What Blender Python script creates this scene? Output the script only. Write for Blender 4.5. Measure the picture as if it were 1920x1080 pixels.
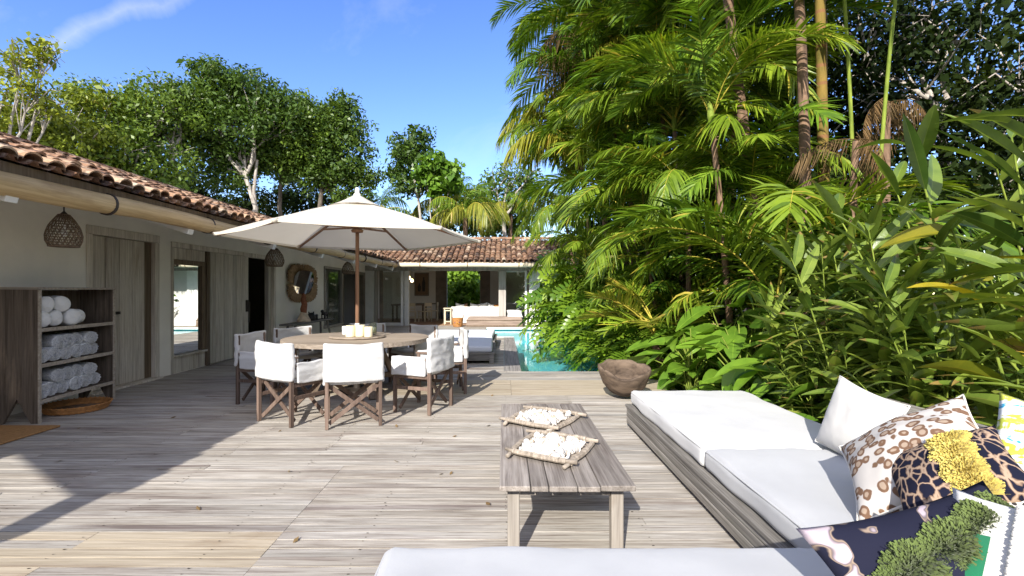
import bpy, math, random
import numpy as np
from mathutils import Vector, Matrix, Euler, noise

for o in list(bpy.data.objects):
    bpy.data.objects.remove(o)
SC = bpy.context.scene
COL = SC.collection
R = math.radians

# ------------------------------------------------------------------ camera
FPX, CX, CY, CAMZ = 935.0, 945.0, 545.0, 1.40
cam_d = bpy.data.cameras.new('camera')
cam = bpy.data.objects.new('camera', cam_d)
COL.objects.link(cam)
cam.location = (0, 0, CAMZ)
cam.rotation_euler = (R(90), 0, 0)
cam_d.sensor_width = 36.0
cam_d.lens = FPX / 1920 * 36.0
cam_d.shift_x = (960 - CX) / 1920
cam_d.shift_y = (CY - 540) / 1920
cam_d.clip_start = 0.05
cam_d.clip_end = 1500
SC.camera = cam

# ------------------------------------------------------------------ light
SUN_DIR = Vector((0.52, 1.72, -1.0)).normalized()       # the way the light travels
SUN_EL = math.asin(-SUN_DIR.z)
sun_d = bpy.data.lights.new('sun', 'SUN')
sun_d.energy = 4.1
sun_d.angle = R(0.5)
sun_d.color = (1.0, 0.95, 0.87)
sun = bpy.data.objects.new('sun', sun_d)
COL.objects.link(sun)
sun.rotation_euler = SUN_DIR.to_track_quat('-Z', 'Y').to_euler()
sun.location = (-20, -60, 35)

W = bpy.data.worlds.new('World')
SC.world = W
W.use_nodes = True
nt = W.node_tree
for n in list(nt.nodes):
    nt.nodes.remove(n)
out = nt.nodes.new('ShaderNodeOutputWorld')
bg = nt.nodes.new('ShaderNodeBackground')
sky = nt.nodes.new('ShaderNodeTexSky')
sky.sky_type = 'NISHITA'
sky.sun_disc = False
sky.sun_elevation = SUN_EL
sky.sun_rotation = math.atan2(-SUN_DIR.x, -SUN_DIR.y)
sky.altitude = 30
sky.air_density = 1.0
sky.dust_density = 0.15
sky.ozone_density = 2.2
tc = nt.nodes.new('ShaderNodeTexCoord')
def wn(typ, **kw):
    k = nt.nodes.new(typ)
    for q, v in kw.items():
        setattr(k, q, v)
    return k
def wmath(op, a_, b_=0.0, clamp=False):
    k = wn('ShaderNodeMath', operation=op, use_clamp=clamp)
    for sock, v in zip(k.inputs, (a_, b_)):
        if isinstance(v, (int, float)): sock.default_value = v
        else: nt.links.new(v, sock)
    return k.outputs[0]
def wdot(v):
    k = wn('ShaderNodeVectorMath', operation='DOT_PRODUCT')
    nt.links.new(tc.outputs['Generated'], k.inputs[0]); k.inputs[1].default_value = v
    return k.outputs['Value']
def wnoise(scale, sc3, detail=7, rough=0.62, dist=0.5, rot=(0, 0, 0)):
    m_ = wn('ShaderNodeMapping'); m_.inputs['Scale'].default_value = sc3; m_.inputs['Rotation'].default_value = rot
    k = wn('ShaderNodeTexNoise')
    k.inputs['Scale'].default_value = scale; k.inputs['Detail'].default_value = detail
    k.inputs['Roughness'].default_value = rough; k.inputs['Distortion'].default_value = dist
    nt.links.new(tc.outputs['Generated'], m_.inputs['Vector']); nt.links.new(m_.outputs[0], k.inputs['Vector'])
    return k.outputs['Fac']
# unseen clouds added behind the viewpoint to whiten the ambient light, clear blue ahead
behind = wmath('MULTIPLY_ADD', wdot((0.15, -1.0, 0.35)), 1.0)
behind.node.inputs[2].default_value = -0.05
fill_clouds = wmath('MULTIPLY', wmath('SUBTRACT', wnoise(2.6, (1, 1, 1.8)), 0.40, False), 5.0, True)
fill_clouds = wmath('MULTIPLY', fill_clouds, wmath('MULTIPLY', behind, 3.0, True), True)
# thin wisps of high cloud ahead
d0 = Vector(((120 - 945) / 935, 1, (545 - 88) / 935)).normalized(); d1 = Vector(((330 - 945) / 935, 1, (545 + 12) / 935)).normalized()
pn = d0.cross(d1).normalized(); dm = (d0 + d1).normalized()
wis = wmath('ADD', wmath('ABSOLUTE', wmath('ADD', wdot(tuple(pn)), wmath('MULTIPLY', wmath('SUBTRACT', wnoise(5.0, (1, 1, 1)), 0.5), 0.07))), 0.0)
wis = wmath('SUBTRACT', 1.0, wmath('DIVIDE', wis, 0.016), True)
along = wmath('MULTIPLY', wmath('SUBTRACT', wdot(tuple(dm)), math.cos(R(13))), 60.0, True)
wis = wmath('MULTIPLY', wmath('MULTIPLY', wis, along), wmath('MULTIPLY', wnoise(9.0, (1, 1, 1), 8, 0.7), 0.32))
veil = wmath('MULTIPLY', wmath('SUBTRACT', wnoise(1.7, (1.2, 4.0, 3.0), rot=(0, R(35), R(20))), 0.56, True), 0.5, True)
mask = wmath('ADD', wmath('ADD', fill_clouds, wis), veil, True)
mix = nt.nodes.new('ShaderNodeMix')
mix.data_type = 'RGBA'
mix.inputs[7].default_value = (6.2, 5.9, 5.5, 1)
nt.links.new(mask, mix.inputs[0])
hs = nt.nodes.new('ShaderNodeHueSaturation')
hs.inputs['Hue'].default_value = 0.518
hs.inputs['Saturation'].default_value = 1.22
hs.inputs['Value'].default_value = 1.0
nt.links.new(sky.outputs[0], hs.inputs['Color'])
nt.links.new(hs.outputs[0], mix.inputs[6])
nt.links.new(mix.outputs[2], bg.inputs['Color'])
bg.inputs['Strength'].default_value = 0.15
nt.links.new(bg.outputs[0], out.inputs['Surface'])

vs = SC.view_settings
vs.view_transform = 'Standard'
vs.look = 'None'
vs.gamma = 1.0
vs.exposure = 0.98
SC.cycles.max_bounces = 8
SC.cycles.diffuse_bounces = 4
SC.cycles.glossy_bounces = 4
SC.cycles.transparent_max_bounces = 12
SC.cycles.transmission_bounces = 6
SC.cycles.caustics_reflective = False
SC.cycles.caustics_refractive = False
SC.cycles.sample_clamp_indirect = 6.0

# ------------------------------------------------------------------ measuring helpers
def P(px, py, Y):
    """the point at distance Y in front of the viewpoint seen at photo pixel (px, py)"""
    return Vector(((px - CX) / FPX * Y, Y, CAMZ - (py - CY) / FPX * Y))

def G(px, py, z=0.0):
    return P(px, py, (CAMZ - z) * FPX / (py - CY))

# ------------------------------------------------------------------ materials
MATS = {}
def new_mat(name):
    m = bpy.data.materials.new(name)
    m.use_nodes = True
    t = m.node_tree
    for n in list(t.nodes):
        t.nodes.remove(n)
    o = t.nodes.new('ShaderNodeOutputMaterial')
    return m, t, o

class NT:
    """small helper that makes and links shader nodes"""
    def __init__(s, t): s.t = t
    def n(s, typ, **kw):
        nd = s.t.nodes.new(typ)
        for k, v in kw.items():
            setattr(nd, k, v)
        return nd
    def l(s, a, b): s.t.links.new(a, b)
    def coord(s, scale=(1, 1, 1), rot=(0, 0, 0), loc=(0, 0, 0), which='Object'):
        c = s.n('ShaderNodeTexCoord')
        m = s.n('ShaderNodeMapping')
        m.inputs['Scale'].default_value = scale
        m.inputs['Rotation'].default_value = rot
        m.inputs['Location'].default_value = loc
        s.l(c.outputs[which], m.inputs['Vector'])
        return m.outputs[0]
    def noise(s, vec, scale=5, detail=4, rough=0.55, dist=0.0):
        k = s.n('ShaderNodeTexNoise')
        k.inputs['Scale'].default_value = scale
        k.inputs['Detail'].default_value = detail
        k.inputs['Roughness'].default_value = rough
        k.inputs['Distortion'].default_value = dist
        s.l(vec, k.inputs['Vector'])
        return k.outputs['Fac']
    def ramp(s, fac, stops, interp='LINEAR'):
        r = s.n('ShaderNodeValToRGB')
        cr = r.color_ramp
        cr.interpolation = interp
        while len(cr.elements) < len(stops):
            cr.elements.new(0.5)
        for e, (p, c) in zip(cr.elements, stops):
            e.position = p
            e.color = (*c, 1) if len(c) == 3 else c
        s.l(fac, r.inputs['Fac'])
        return r.outputs['Color']
    def mix(s, fac, a, b, mode='MIX'):
        k = s.n('ShaderNodeMix', data_type='RGBA', blend_type=mode)
        for sock, v in ((k.inputs[0], fac), (k.inputs[6], a), (k.inputs[7], b)):
            if isinstance(v, (int, float)):
                sock.default_value = v
            elif isinstance(v, tuple):
                sock.default_value = (*v, 1) if len(v) == 3 else v
            else:
                s.l(v, sock)
        return k.outputs[2]
    def math(s, op, a, b=0.0):
        k = s.n('ShaderNodeMath', operation=op)
        for sock, v in ((k.inputs[0], a), (k.inputs[1], b)):
            if isinstance(v, (int, float)):
                sock.default_value = v
            else:
                s.l(v, sock)
        return k.outputs[0]
    def attr(s, name='tint'):
        a = s.n('ShaderNodeAttribute', attribute_name=name)
        return a.outputs['Fac']
    def bsdf(s, col, rough=0.6, spec=0.3, metal=0.0, bump=None, bstr=0.3, bdist=0.01, sheen=0.0):
        b = s.n('ShaderNodeBsdfPrincipled')
        for sock, v in ((b.inputs['Base Color'], col), (b.inputs['Roughness'], rough)):
            if isinstance(v, (int, float)):
                sock.default_value = v
            elif isinstance(v, tuple):
                sock.default_value = (*v, 1)
            else:
                s.l(v, sock)
        b.inputs['Specular IOR Level'].default_value = spec
        b.inputs['Metallic'].default_value = metal
        b.inputs['Sheen Weight'].default_value = sheen
        if bump is not None:
            k = s.n('ShaderNodeBump')
            k.inputs['Strength'].default_value = bstr
            k.inputs['Distance'].default_value = bdist
            s.l(bump, k.inputs['Height'])
            s.l(k.outputs[0], b.inputs['Normal'])
        return b.outputs[0]

def wood_mat(name, dark, light, axis='x', fine=60, rough=0.75, stain=None, tint_amt=0.35, warm=None, bstr=0.35, spec=0.2, stain_lo=0.58, grain=0.0):
    """weathered timber: streaks along one local axis, slow stains, each board its own tone through the tint attribute"""
    m, t, o = new_mat(name)
    h = NT(t)
    lo, hi = 1.2, fine
    sc = {'x': (lo, hi, hi), 'y': (hi, lo, hi), 'z': (hi, hi, lo)}[axis]
    v = h.coord(sc)
    tint = h.attr()
    shift = h.n('ShaderNodeVectorMath', operation='ADD')
    comb = h.n('ShaderNodeCombineXYZ')
    h.l(h.math('MULTIPLY', tint, 37.0), comb.inputs[0])
    h.l(h.math('MULTIPLY', tint, 61.0), comb.inputs[1])
    h.l(h.math('MULTIPLY', tint, 23.0), comb.inputs[2])
    h.l(v, shift.inputs[0]); h.l(comb.outputs[0], shift.inputs[1])
    g = h.noise(shift.outputs[0], 1.0, 6, 0.65, 0.3)
    col = h.ramp(g, [(0.28, dark), (0.5, tuple((a + b) / 2 for a, b in zip(dark, light))), (0.72, light)])
    tone = h.ramp(tint, [(0.0, (1 - tint_amt,) * 3), (1.0, (1 + tint_amt * 0.6,) * 3)])
    col = h.mix(1.0, col, tone, 'MULTIPLY')
    if warm:
        w = h.math('FRACT', h.math('MULTIPLY', tint, 7.31))
        col = h.mix(h.math('MULTIPLY', w, 0.55), col, warm, 'MULTIPLY')
    v2 = h.coord({'x': (0.7, 2.2, 2.2), 'y': (2.2, 0.7, 2.2), 'z': (2.2, 2.2, 0.7)}[axis])
    s2 = h.noise(v2, 1.6, 5, 0.6)
    sm = h.ramp(s2, [(stain_lo, (0, 0, 0)), (0.8, (1, 1, 1))])
    col = h.mix(sm, col, h.mix(1.0, col, stain or (0.5, 0.46, 0.42), 'MULTIPLY'))
    if grain:
        big = tuple(0.45 if q < 5 else fine * 3.2 for q in sc)
        add2 = h.n('ShaderNodeVectorMath', operation='ADD')
        h.l(h.coord(tuple(q * (2.0 if q < 5 else 3.0) for q in sc)), add2.inputs[0]); h.l(comb.outputs[0], add2.inputs[1])
        fg_ = h.noise(add2.outputs[0], 1.0, 5, 0.7, 0.2)
        col = h.mix(h.math('MULTIPLY', h.ramp(fg_, [(0.48, (0, 0, 0)), (0.66, (1, 1, 1))]), grain), col, h.mix(1.0, col, (0.42, 0.37, 0.34), 'MULTIPLY'))
        add3 = h.n('ShaderNodeVectorMath', operation='ADD')
        h.l(h.coord(tuple(0.55 if q < 5 else 7.0 for q in sc)), add3.inputs[0]); h.l(comb.outputs[0], add3.inputs[1])
        st_ = h.noise(add3.outputs[0], 1.0, 4, 0.55, 0.3)
        col = h.mix(h.math('MULTIPLY', h.ramp(st_, [(0.55, (0, 0, 0)), (0.72, (1, 1, 1))]), grain), col, h.mix(1.0, col, (0.50, 0.43, 0.43), 'MULTIPLY'))
    h.l(h.bsdf(col, rough, spec, bump=g, bstr=bstr, bdist=0.004), o.inputs['Surface'])
    MATS[name] = m
    return m

def cloth_mat(name, col, col2=None, rough=0.9, weave=900, bstr=0.12, transl=0.0, mottling=0.08):
    m, t, o = new_mat(name)
    h = NT(t)
    v = h.coord()
    big = h.noise(v, 3.5, 4)
    c2 = col2 or tuple(c * (1 - mottling) for c in col)
    c = h.ramp(big, [(0.3, c2), (0.7, col)])
    fine = h.noise(v, weave, 2)
    fold = h.noise(v, 14, 3)
    hh = h.math('ADD', h.math('MULTIPLY', fine, 0.25), fold)
    s = h.bsdf(c, rough, 0.15, bump=hh, bstr=bstr, bdist=0.006, sheen=0.15)
    if transl:
        tr = h.n('ShaderNodeBsdfTranslucent')
        h.l(c, tr.inputs['Color'])
        mx = h.n('ShaderNodeMixShader')
        mx.inputs[0].default_value = transl
        h.l(s, mx.inputs[1]); h.l(tr.outputs[0], mx.inputs[2])
        s = mx.outputs[0]
    h.l(s, o.inputs['Surface'])
    MATS[name] = m
    return m

def leaf_mat(name, dark, light, old=None, rough=0.42, transl=0.32, spec=0.4, oldpos=0.93):
    """leaves: tone from the per-leaf tint and from object random, light also passing through the blade"""
    m, t, o = new_mat(name)
    h = NT(t)
    tint = h.attr()
    stops = [(0.0, dark), (0.85, light)]
    if old:
        stops = [(0.0, dark), (oldpos - 0.08, light), (oldpos, old), (1.0, old)]
    c = h.ramp(tint, stops)
    oi = h.n('ShaderNodeObjectInfo')
    tone = h.ramp(oi.outputs['Random'], [(0, (0.78, 0.84, 0.8)), (1, (1.18, 1.12, 1.0))])
    c = h.mix(1.0, c, tone, 'MULTIPLY')
    v = h.coord()
    n = h.noise(v, 7, 3)
    c = h.mix(1.0, c, h.ramp(n, [(0.3, (0.8, 0.84, 0.8)), (0.7, (1.15, 1.12, 1.05))]), 'MULTIPLY')
    s = h.bsdf(c, rough, spec, bump=h.noise(v, 60, 2), bstr=0.15, bdist=0.004)
    tr = h.n('ShaderNodeBsdfTranslucent')
    h.l(h.mix(1.0, c, (1.25, 1.2, 0.55), 'MULTIPLY'), tr.inputs['Color'])
    mx = h.n('ShaderNodeMixShader')
    mx.inputs[0].default_value = transl
    h.l(s, mx.inputs[1]); h.l(tr.outputs[0], mx.inputs[2])
    h.l(mx.outputs[0], o.inputs['Surface'])
    MATS[name] = m
    return m

def plain_mat(name, col, rough=0.6, spec=0.3, metal=0.0, var=0.12, scale=6, bstr=0.1, emit=None):
    m, t, o = new_mat(name)
    h = NT(t)
    v = h.coord()
    n = h.noise(v, scale, 5, 0.6)
    c = h.ramp(n, [(0.3, tuple(x * (1 - var) for x in col)), (0.7, tuple(min(1, x * (1 + var)) for x in col))])
    c = h.mix(1.0, c, h.ramp(h.attr(), [(0, (0.85,) * 3), (1, (1.15,) * 3)]), 'MULTIPLY')
    s = h.bsdf(c, rough, spec, metal, bump=h.noise(v, scale * 9, 4), bstr=bstr, bdist=0.005)
    if emit:
        e = h.n('ShaderNodeEmission')
        e.inputs['Color'].default_value = (*emit[0], 1)
        e.inputs['Strength'].default_value = emit[1]
        s = e.outputs[0]
    h.l(s, o.inputs['Surface'])
    MATS[name] = m
    return m

def bark_mat(name, dark, light, scale=(9, 9, 2), rings=0.0, ring_col=(0.25, 0.2, 0.12)):
    m, t, o = new_mat(name)
    h = NT(t)
    v = h.coord(scale)
    n = h.noise(v, 1.5, 6, 0.65, 0.4)
    c = h.ramp(n, [(0.3, dark), (0.68, light)])
    if rings:
        w = h.n('ShaderNodeTexWave', wave_type='BANDS', bands_direction='Z')
        w.inputs['Scale'].default_value = rings
        w.inputs['Distortion'].default_value = 1.2
        h.l(h.coord(), w.inputs['Vector'])
        k = h.ramp(w.outputs['Fac'], [(0.86, (0, 0, 0)), (0.97, (1, 1, 1))])
        c = h.mix(k, c, ring_col)
    h.l(h.bsdf(c, 0.8, 0.2, bump=n, bstr=0.5, bdist=0.01), o.inputs['Surface'])
    MATS[name] = m
    return m

def clear_mat(name, tint, rough=0.0, ior=1.45, bump_scale=0, bump_str=0.0, extra=0.0):
    m, t, o = new_mat(name)
    h = NT(t)
    fr = h.n('ShaderNodeFresnel')
    fr.inputs['IOR'].default_value = ior
    tr = h.n('ShaderNodeBsdfTransparent')
    tr.inputs['Color'].default_value = (*tint, 1)
    gl = h.n('ShaderNodeBsdfGlossy')
    gl.inputs['Roughness'].default_value = rough
    if bump_scale:
        b = h.n('ShaderNodeBump')
        b.inputs['Strength'].default_value = bump_str
        b.inputs['Distance'].default_value = 0.03
        h.l(h.noise(h.coord(), bump_scale, 3), b.inputs['Height'])
        h.l(b.outputs[0], gl.inputs['Normal'])
        h.l(b.outputs[0], fr.inputs['Normal'])
    mx = h.n('ShaderNodeMixShader')
    ge = h.n('ShaderNodeNewGeometry')
    f = h.math('MULTIPLY', fr.outputs[0], h.math('SUBTRACT', 1.0, h.math('MULTIPLY', ge.outputs['Backfacing'], 0.96)))
    f = h.math('MINIMUM', f, 0.9)
    if extra:
        f = h.math('ADD', f, extra)
    h.l(f, mx.inputs[0])
    h.l(tr.outputs[0], mx.inputs[1]); h.l(gl.outputs[0], mx.inputs[2])
    h.l(mx.outputs[0], o.inputs['Surface'])
    MATS[name] = m
    return m

wood_mat('deck_wood', (0.29, 0.268, 0.235), (0.60, 0.57, 0.52), 'x', 34, 0.8, stain=(0.50, 0.43, 0.42), tint_amt=0.26, warm=(1.0, 0.93, 0.84), stain_lo=0.53, grain=0.95)
wood_mat('deck_tan', (0.33, 0.27, 0.19), (0.62, 0.54, 0.415), 'x', 50, 0.8, stain=(0.6, 0.5, 0.42), tint_amt=0.22, grain=0.55)
wood_mat('deck_wood_long', (0.15, 0.135, 0.125), (0.42, 0.39, 0.36), 'y', 55, 0.8, tint_amt=0.3)
wood_mat('door_wood', (0.50, 0.44, 0.36), (0.76, 0.71, 0.62), 'z', 30, 0.8, stain=(0.6, 0.52, 0.42), tint_amt=0.25, grain=0.6)
wood_mat('dark_door_wood', (0.10, 0.07, 0.045), (0.25, 0.19, 0.13), 'z', 34, 0.75, tint_amt=0.25)
wood_mat('shelf_wood', (0.04, 0.03, 0.022), (0.19, 0.15, 0.115), 'z', 26, 0.75, stain=(2.2, 2.1, 1.9), tint_amt=0.2, stain_lo=0.56)
wood_mat('shelf_edge', (0.24, 0.20, 0.155), (0.50, 0.44, 0.36), 'y', 40, 0.8, tint_amt=0.2)
wood_mat('chair_wood', (0.085, 0.055, 0.042), (0.23, 0.165, 0.13), 'z', 40, 0.7, tint_amt=0.3)
wood_mat('table_wood', (0.19, 0.15, 0.115), (0.45, 0.375, 0.30), 'x', 36, 0.72, stain=(0.6, 0.54, 0.48), tint_amt=0.22)
wood_mat('table_leg_wood', (0.10, 0.072, 0.05), (0.26, 0.2, 0.15), 'z', 36, 0.75, tint_amt=0.22)
wood_mat('coffee_wood', (0.17, 0.145, 0.125), (0.42, 0.375, 0.33), 'y', 34, 0.72, stain=(0.38, 0.34, 0.31), tint_amt=0.24, stain_lo=0.53, grain=0.6)
wood_mat('coffee_leg_wood', (0.18, 0.155, 0.13), (0.46, 0.415, 0.36), 'z', 30, 0.78, stain=(0.5, 0.42, 0.34), tint_amt=0.2)
wood_mat('sofa_wood', (0.13, 0.12, 0.105), (0.40, 0.375, 0.335), 'y', 45, 0.8, stain=(0.65, 0.7, 0.6), tint_amt=0.28, grain=0.6)
wood_mat('lounger_wood', (0.12, 0.11, 0.10), (0.32, 0.30, 0.27), 'x', 45, 0.8, tint_amt=0.28)
wood_mat('daybed_wood', (0.16, 0.115, 0.09), (0.42, 0.33, 0.27), 'x', 20, 0.8, tint_amt=0.25)
wood_mat('post_wood', (0.28, 0.25, 0.22), (0.52, 0.49, 0.45), 'z', 22, 0.8, tint_amt=0.2)
wood_mat('umbrella_wood', (0.16, 0.085, 0.05), (0.34, 0.19, 0.115), 'z', 40, 0.55, tint_amt=0.2, spec=0.35)
wood_mat('bowl_wood', (0.045, 0.032, 0.024), (0.22, 0.16, 0.115), 'x', 12, 0.75, stain=(0.4, 0.33, 0.28), tint_amt=0.2, stain_lo=0.5)
wood_mat('bamboo', (0.42, 0.29, 0.13), (0.66, 0.50, 0.28), 'y', 30, 0.6, stain=(0.5, 0.4, 0.32), tint_amt=0.12, spec=0.3, bstr=0.3, stain_lo=0.52, grain=0.35)
wood_mat('pale_bamboo', (0.56, 0.47, 0.31), (0.78, 0.70, 0.54), 'x', 30, 0.55, tint_amt=0.12, spec=0.35, bstr=0.15)
wood_mat('stick_wood', (0.22, 0.18, 0.14), (0.5, 0.43, 0.35), 'x', 40, 0.8, tint_amt=0.25)

plain_mat('plaster', (0.85, 0.805, 0.72), 0.9, 0.1, var=0.09, scale=1.1, bstr=0.3)
plain_mat('white_paint', (0.74, 0.74, 0.71), 0.7, 0.2, var=0.08, scale=4)
plain_mat('far_wall_paint', (0.72, 0.70, 0.66), 0.85, 0.1, var=0.06, scale=2)
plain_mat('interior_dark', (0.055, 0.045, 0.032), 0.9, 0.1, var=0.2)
plain_mat('interior_wood', (0.21, 0.18, 0.15), 0.8, 0.1, var=0.25, scale=3)
plain_mat('terracotta', (0.36, 0.22, 0.13), 0.7, 0.2, var=0.2, scale=3)
plain_mat('iron', (0.035, 0.027, 0.022), 0.6, 0.4, var=0.3)
plain_mat('candle_wax', (0.78, 0.70, 0.48), 0.5, 0.4, var=0.06)
plain_mat('straw', (0.34, 0.225, 0.125), 0.85, 0.15, var=0.3, scale=20)
plain_mat('wicker', (0.20, 0.135, 0.085), 0.8, 0.2, var=0.3, scale=30)
plain_mat('dark_wicker', (0.20, 0.145, 0.10), 0.8, 0.2, var=0.3, scale=30)
plain_mat('basket_orange', (0.42, 0.20, 0.07), 0.75, 0.2, var=0.3, scale=18)
plain_mat('jute_mat', (0.36, 0.20, 0.085), 0.95, 0.05, var=0.22, scale=40, bstr=0.6)
plain_mat('shell_white', (0.70, 0.66, 0.60), 0.5, 0.35, var=0.08, scale=30)
plain_mat('sculpture_stone', (0.60, 0.48, 0.36), 0.85, 0.1, var=0.3, scale=9)
plain_mat('sculpture_red', (0.30, 0.12, 0.065), 0.8, 0.15, var=0.4, scale=12)
plain_mat('black_figure', (0.02, 0.018, 0.017), 0.5, 0.4, var=0.2)
plain_mat('soil', (0.055, 0.038, 0.026), 0.95, 0.05, var=0.5, scale=3, bstr=1.0)
plain_mat('pool_tile', (0.20, 0.62, 0.68), 0.5, 0.3, var=0.10, scale=2.0)
plain_mat('pool_rim', (0.72, 0.74, 0.72), 0.6, 0.3, var=0.1, scale=5)
plain_mat('rope', (0.78, 0.74, 0.66), 0.9, 0.1, var=0.12, scale=60)
plain_mat('glass_candle', (0.75, 0.76, 0.72), 0.15, 0.5, var=0.03)
plain_mat('lamp_glow', (1, 0.6, 0.3), emit=((1.0, 0.62, 0.28), 6.0))
plain_mat('red_glass', (0.5, 0.035, 0.02), 0.2, 0.5, var=0.2)
plain_mat('blue_dot', (0.05, 0.06, 0.45), 0.6, 0.3)
plain_mat('yellow_dot', (0.7, 0.45, 0.03), 0.6, 0.3)

cloth_mat('cushion_white', (0.565, 0.565, 0.56), (0.52, 0.52, 0.515), 0.8, 1200, 0.22)
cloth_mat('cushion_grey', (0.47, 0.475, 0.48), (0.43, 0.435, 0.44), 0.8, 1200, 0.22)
cloth_mat('chair_canvas', (0.72, 0.715, 0.705), (0.64, 0.635, 0.625), 0.9, 700, 0.35, transl=0.25)
cloth_mat('umbrella_canvas', (0.72, 0.665, 0.56), (0.69, 0.635, 0.53), 0.9, 700, 0.12, transl=0.3)
cloth_mat('sofa_cloth', (0.83, 0.82, 0.79), None, 0.9)
cloth_mat('mattress_shade_blue', (0.66, 0.68, 0.74), None, 0.85)  # white cloth, the blue of the umbrella shade put into its colour
cloth_mat('towel_white', (0.80, 0.80, 0.78), (0.70, 0.70, 0.69), 1.0, 260, 0.7)
m, t, o = new_mat('towel_ribbed'); h = NT(t)
v = h.coord()
n = h.noise(v, 85, 2, 0.5)
c = h.ramp(n, [(0.36, (0.46, 0.48, 0.52)), (0.48, (0.82, 0.82, 0.81))])
h.l(h.bsdf(c, 1.0, 0.1, bump=n, bstr=0.8, bdist=0.01, sheen=0.2), o.inputs['Surface']); MATS['towel_ribbed'] = m
cloth_mat('pillow_white', (0.62, 0.605, 0.57), (0.56, 0.545, 0.51), 0.9, 800, 0.2)
cloth_mat('fringe_yellow', (0.72, 0.60, 0.17), (0.55, 0.43, 0.10), 1.0, 300, 0.3)
cloth_mat('fringe_green', (0.16, 0.21, 0.065), (0.10, 0.14, 0.04), 1.0, 300, 0.3)
cloth_mat('green_cloth', (0.02, 0.19, 0.085), (0.018, 0.15, 0.07), 0.9, 600, 0.2)
clear_mat('water', (0.80, 0.97, 0.98), 0.02, 1.33, 3.0, 0.10)
clear_mat('window_glass', (0.80, 0.84, 0.80), 0.0, 1.5, extra=0.06)

m, t, o = new_mat('mirror_glass'); h = NT(t)
h.l(h.bsdf((0.86, 0.88, 0.86), 0.015, 0.5, 1.0), o.inputs['Surface']); MATS['mirror_glass'] = m

# clay tile: every tile its own tone, dark lichen on top
m, t, o = new_mat('clay_tile'); h = NT(t)
tint = h.attr()
c = h.ramp(tint, [(0.0, (0.075, 0.048, 0.036)), (0.25, (0.19, 0.098, 0.06)), (0.5, (0.36, 0.20, 0.115)), (0.75, (0.47, 0.30, 0.185)), (1.0, (0.60, 0.46, 0.33))])
n = h.noise(h.coord(), 7, 6, 0.7)
c = h.mix(h.ramp(n, [(0.44, (0, 0, 0)), (0.66, (0.85, 0.85, 0.85))]), c, (0.06, 0.045, 0.038))
n2 = h.noise(h.coord(), 22, 4, 0.6)
c = h.mix(h.ramp(n2, [(0.52, (0, 0, 0)), (0.72, (0.6, 0.6, 0.6))]), c, (0.52, 0.43, 0.33))
h.l(h.bsdf(c, 0.85, 0.15, bump=n, bstr=0.5, bdist=0.01), o.inputs['Surface']); MATS['clay_tile'] = m

leaf_mat('leaf_yellowgreen', (0.10, 0.145, 0.015), (0.36, 0.40, 0.045), old=(0.36, 0.26, 0.03))
leaf_mat('leaf_mid', (0.05, 0.105, 0.018), (0.20, 0.29, 0.04), old=(0.24, 0.22, 0.04), oldpos=0.97)
leaf_mat('leaf_dark', (0.024, 0.062, 0.016), (0.11, 0.185, 0.03), old=(0.16, 0.18, 0.04), oldpos=0.97)
leaf_mat('leaf_shade', (0.008, 0.018, 0.006), (0.035, 0.058, 0.014), rough=0.65, spec=0.12)  # leaf colour darkened to stand in for the shade of the canopy
leaf_mat('leaf_bright', (0.07, 0.16, 0.015), (0.22, 0.36, 0.04))
leaf_mat('palm_green', (0.03, 0.085, 0.010), (0.204, 0.336, 0.030), old=(0.42, 0.33, 0.06), rough=0.38, oldpos=0.96)
leaf_mat('palm_lime', (0.075, 0.14, 0.012), (0.288, 0.396, 0.036), old=(0.46, 0.38, 0.06), rough=0.38, oldpos=0.95)
leaf_mat('palm_gold', (0.16, 0.19, 0.02), (0.40, 0.38, 0.05), old=(0.5, 0.36, 0.08), rough=0.4, oldpos=0.9)
leaf_mat('dead_leaf', (0.06, 0.036, 0.018), (0.20, 0.13, 0.07), rough=0.8, transl=0.2, spec=0.1)
leaf_mat('ginger_leaf', (0.06, 0.12, 0.02), (0.27, 0.35, 0.065), old=(0.27, 0.19, 0.07), rough=0.30, spec=0.5, oldpos=0.96)
leaf_mat('yellow_leaf', (0.20, 0.22, 0.02), (0.46, 0.36, 0.03), old=(0.36, 0.20, 0.08), rough=0.5, oldpos=0.8)
leaf_mat('broad_leaf', (0.05, 0.13, 0.016), (0.20, 0.35, 0.04), rough=0.35, spec=0.45)
leaf_mat('philo_leaf', (0.05, 0.13, 0.014), (0.27, 0.40, 0.035), rough=0.35, spec=0.45)
leaf_mat('litter', (0.10, 0.06, 0.03), (0.30, 0.2, 0.11), rough=0.9, transl=0.1, spec=0.1)
bark_mat('bark_pale', (0.20, 0.17, 0.14), (0.55, 0.50, 0.44))
bark_mat('bark_dark', (0.05, 0.04, 0.032), (0.18, 0.15, 0.12))
bark_mat('palm_bark', (0.085, 0.052, 0.035), (0.30, 0.19, 0.12), (7, 7, 1.6), rings=1.3, ring_col=(0.16, 0.10, 0.065))
bark_mat('cane_bark', (0.09, 0.085, 0.02), (0.27, 0.17, 0.04), (5, 5, 1.1), rings=1.2, ring_col=(0.22, 0.11, 0.045))
bark_mat('green_stem', (0.10, 0.15, 0.02), (0.26, 0.32, 0.05))
bark_mat('gold_stem', (0.30, 0.26, 0.03), (0.52, 0.42, 0.07))
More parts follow.
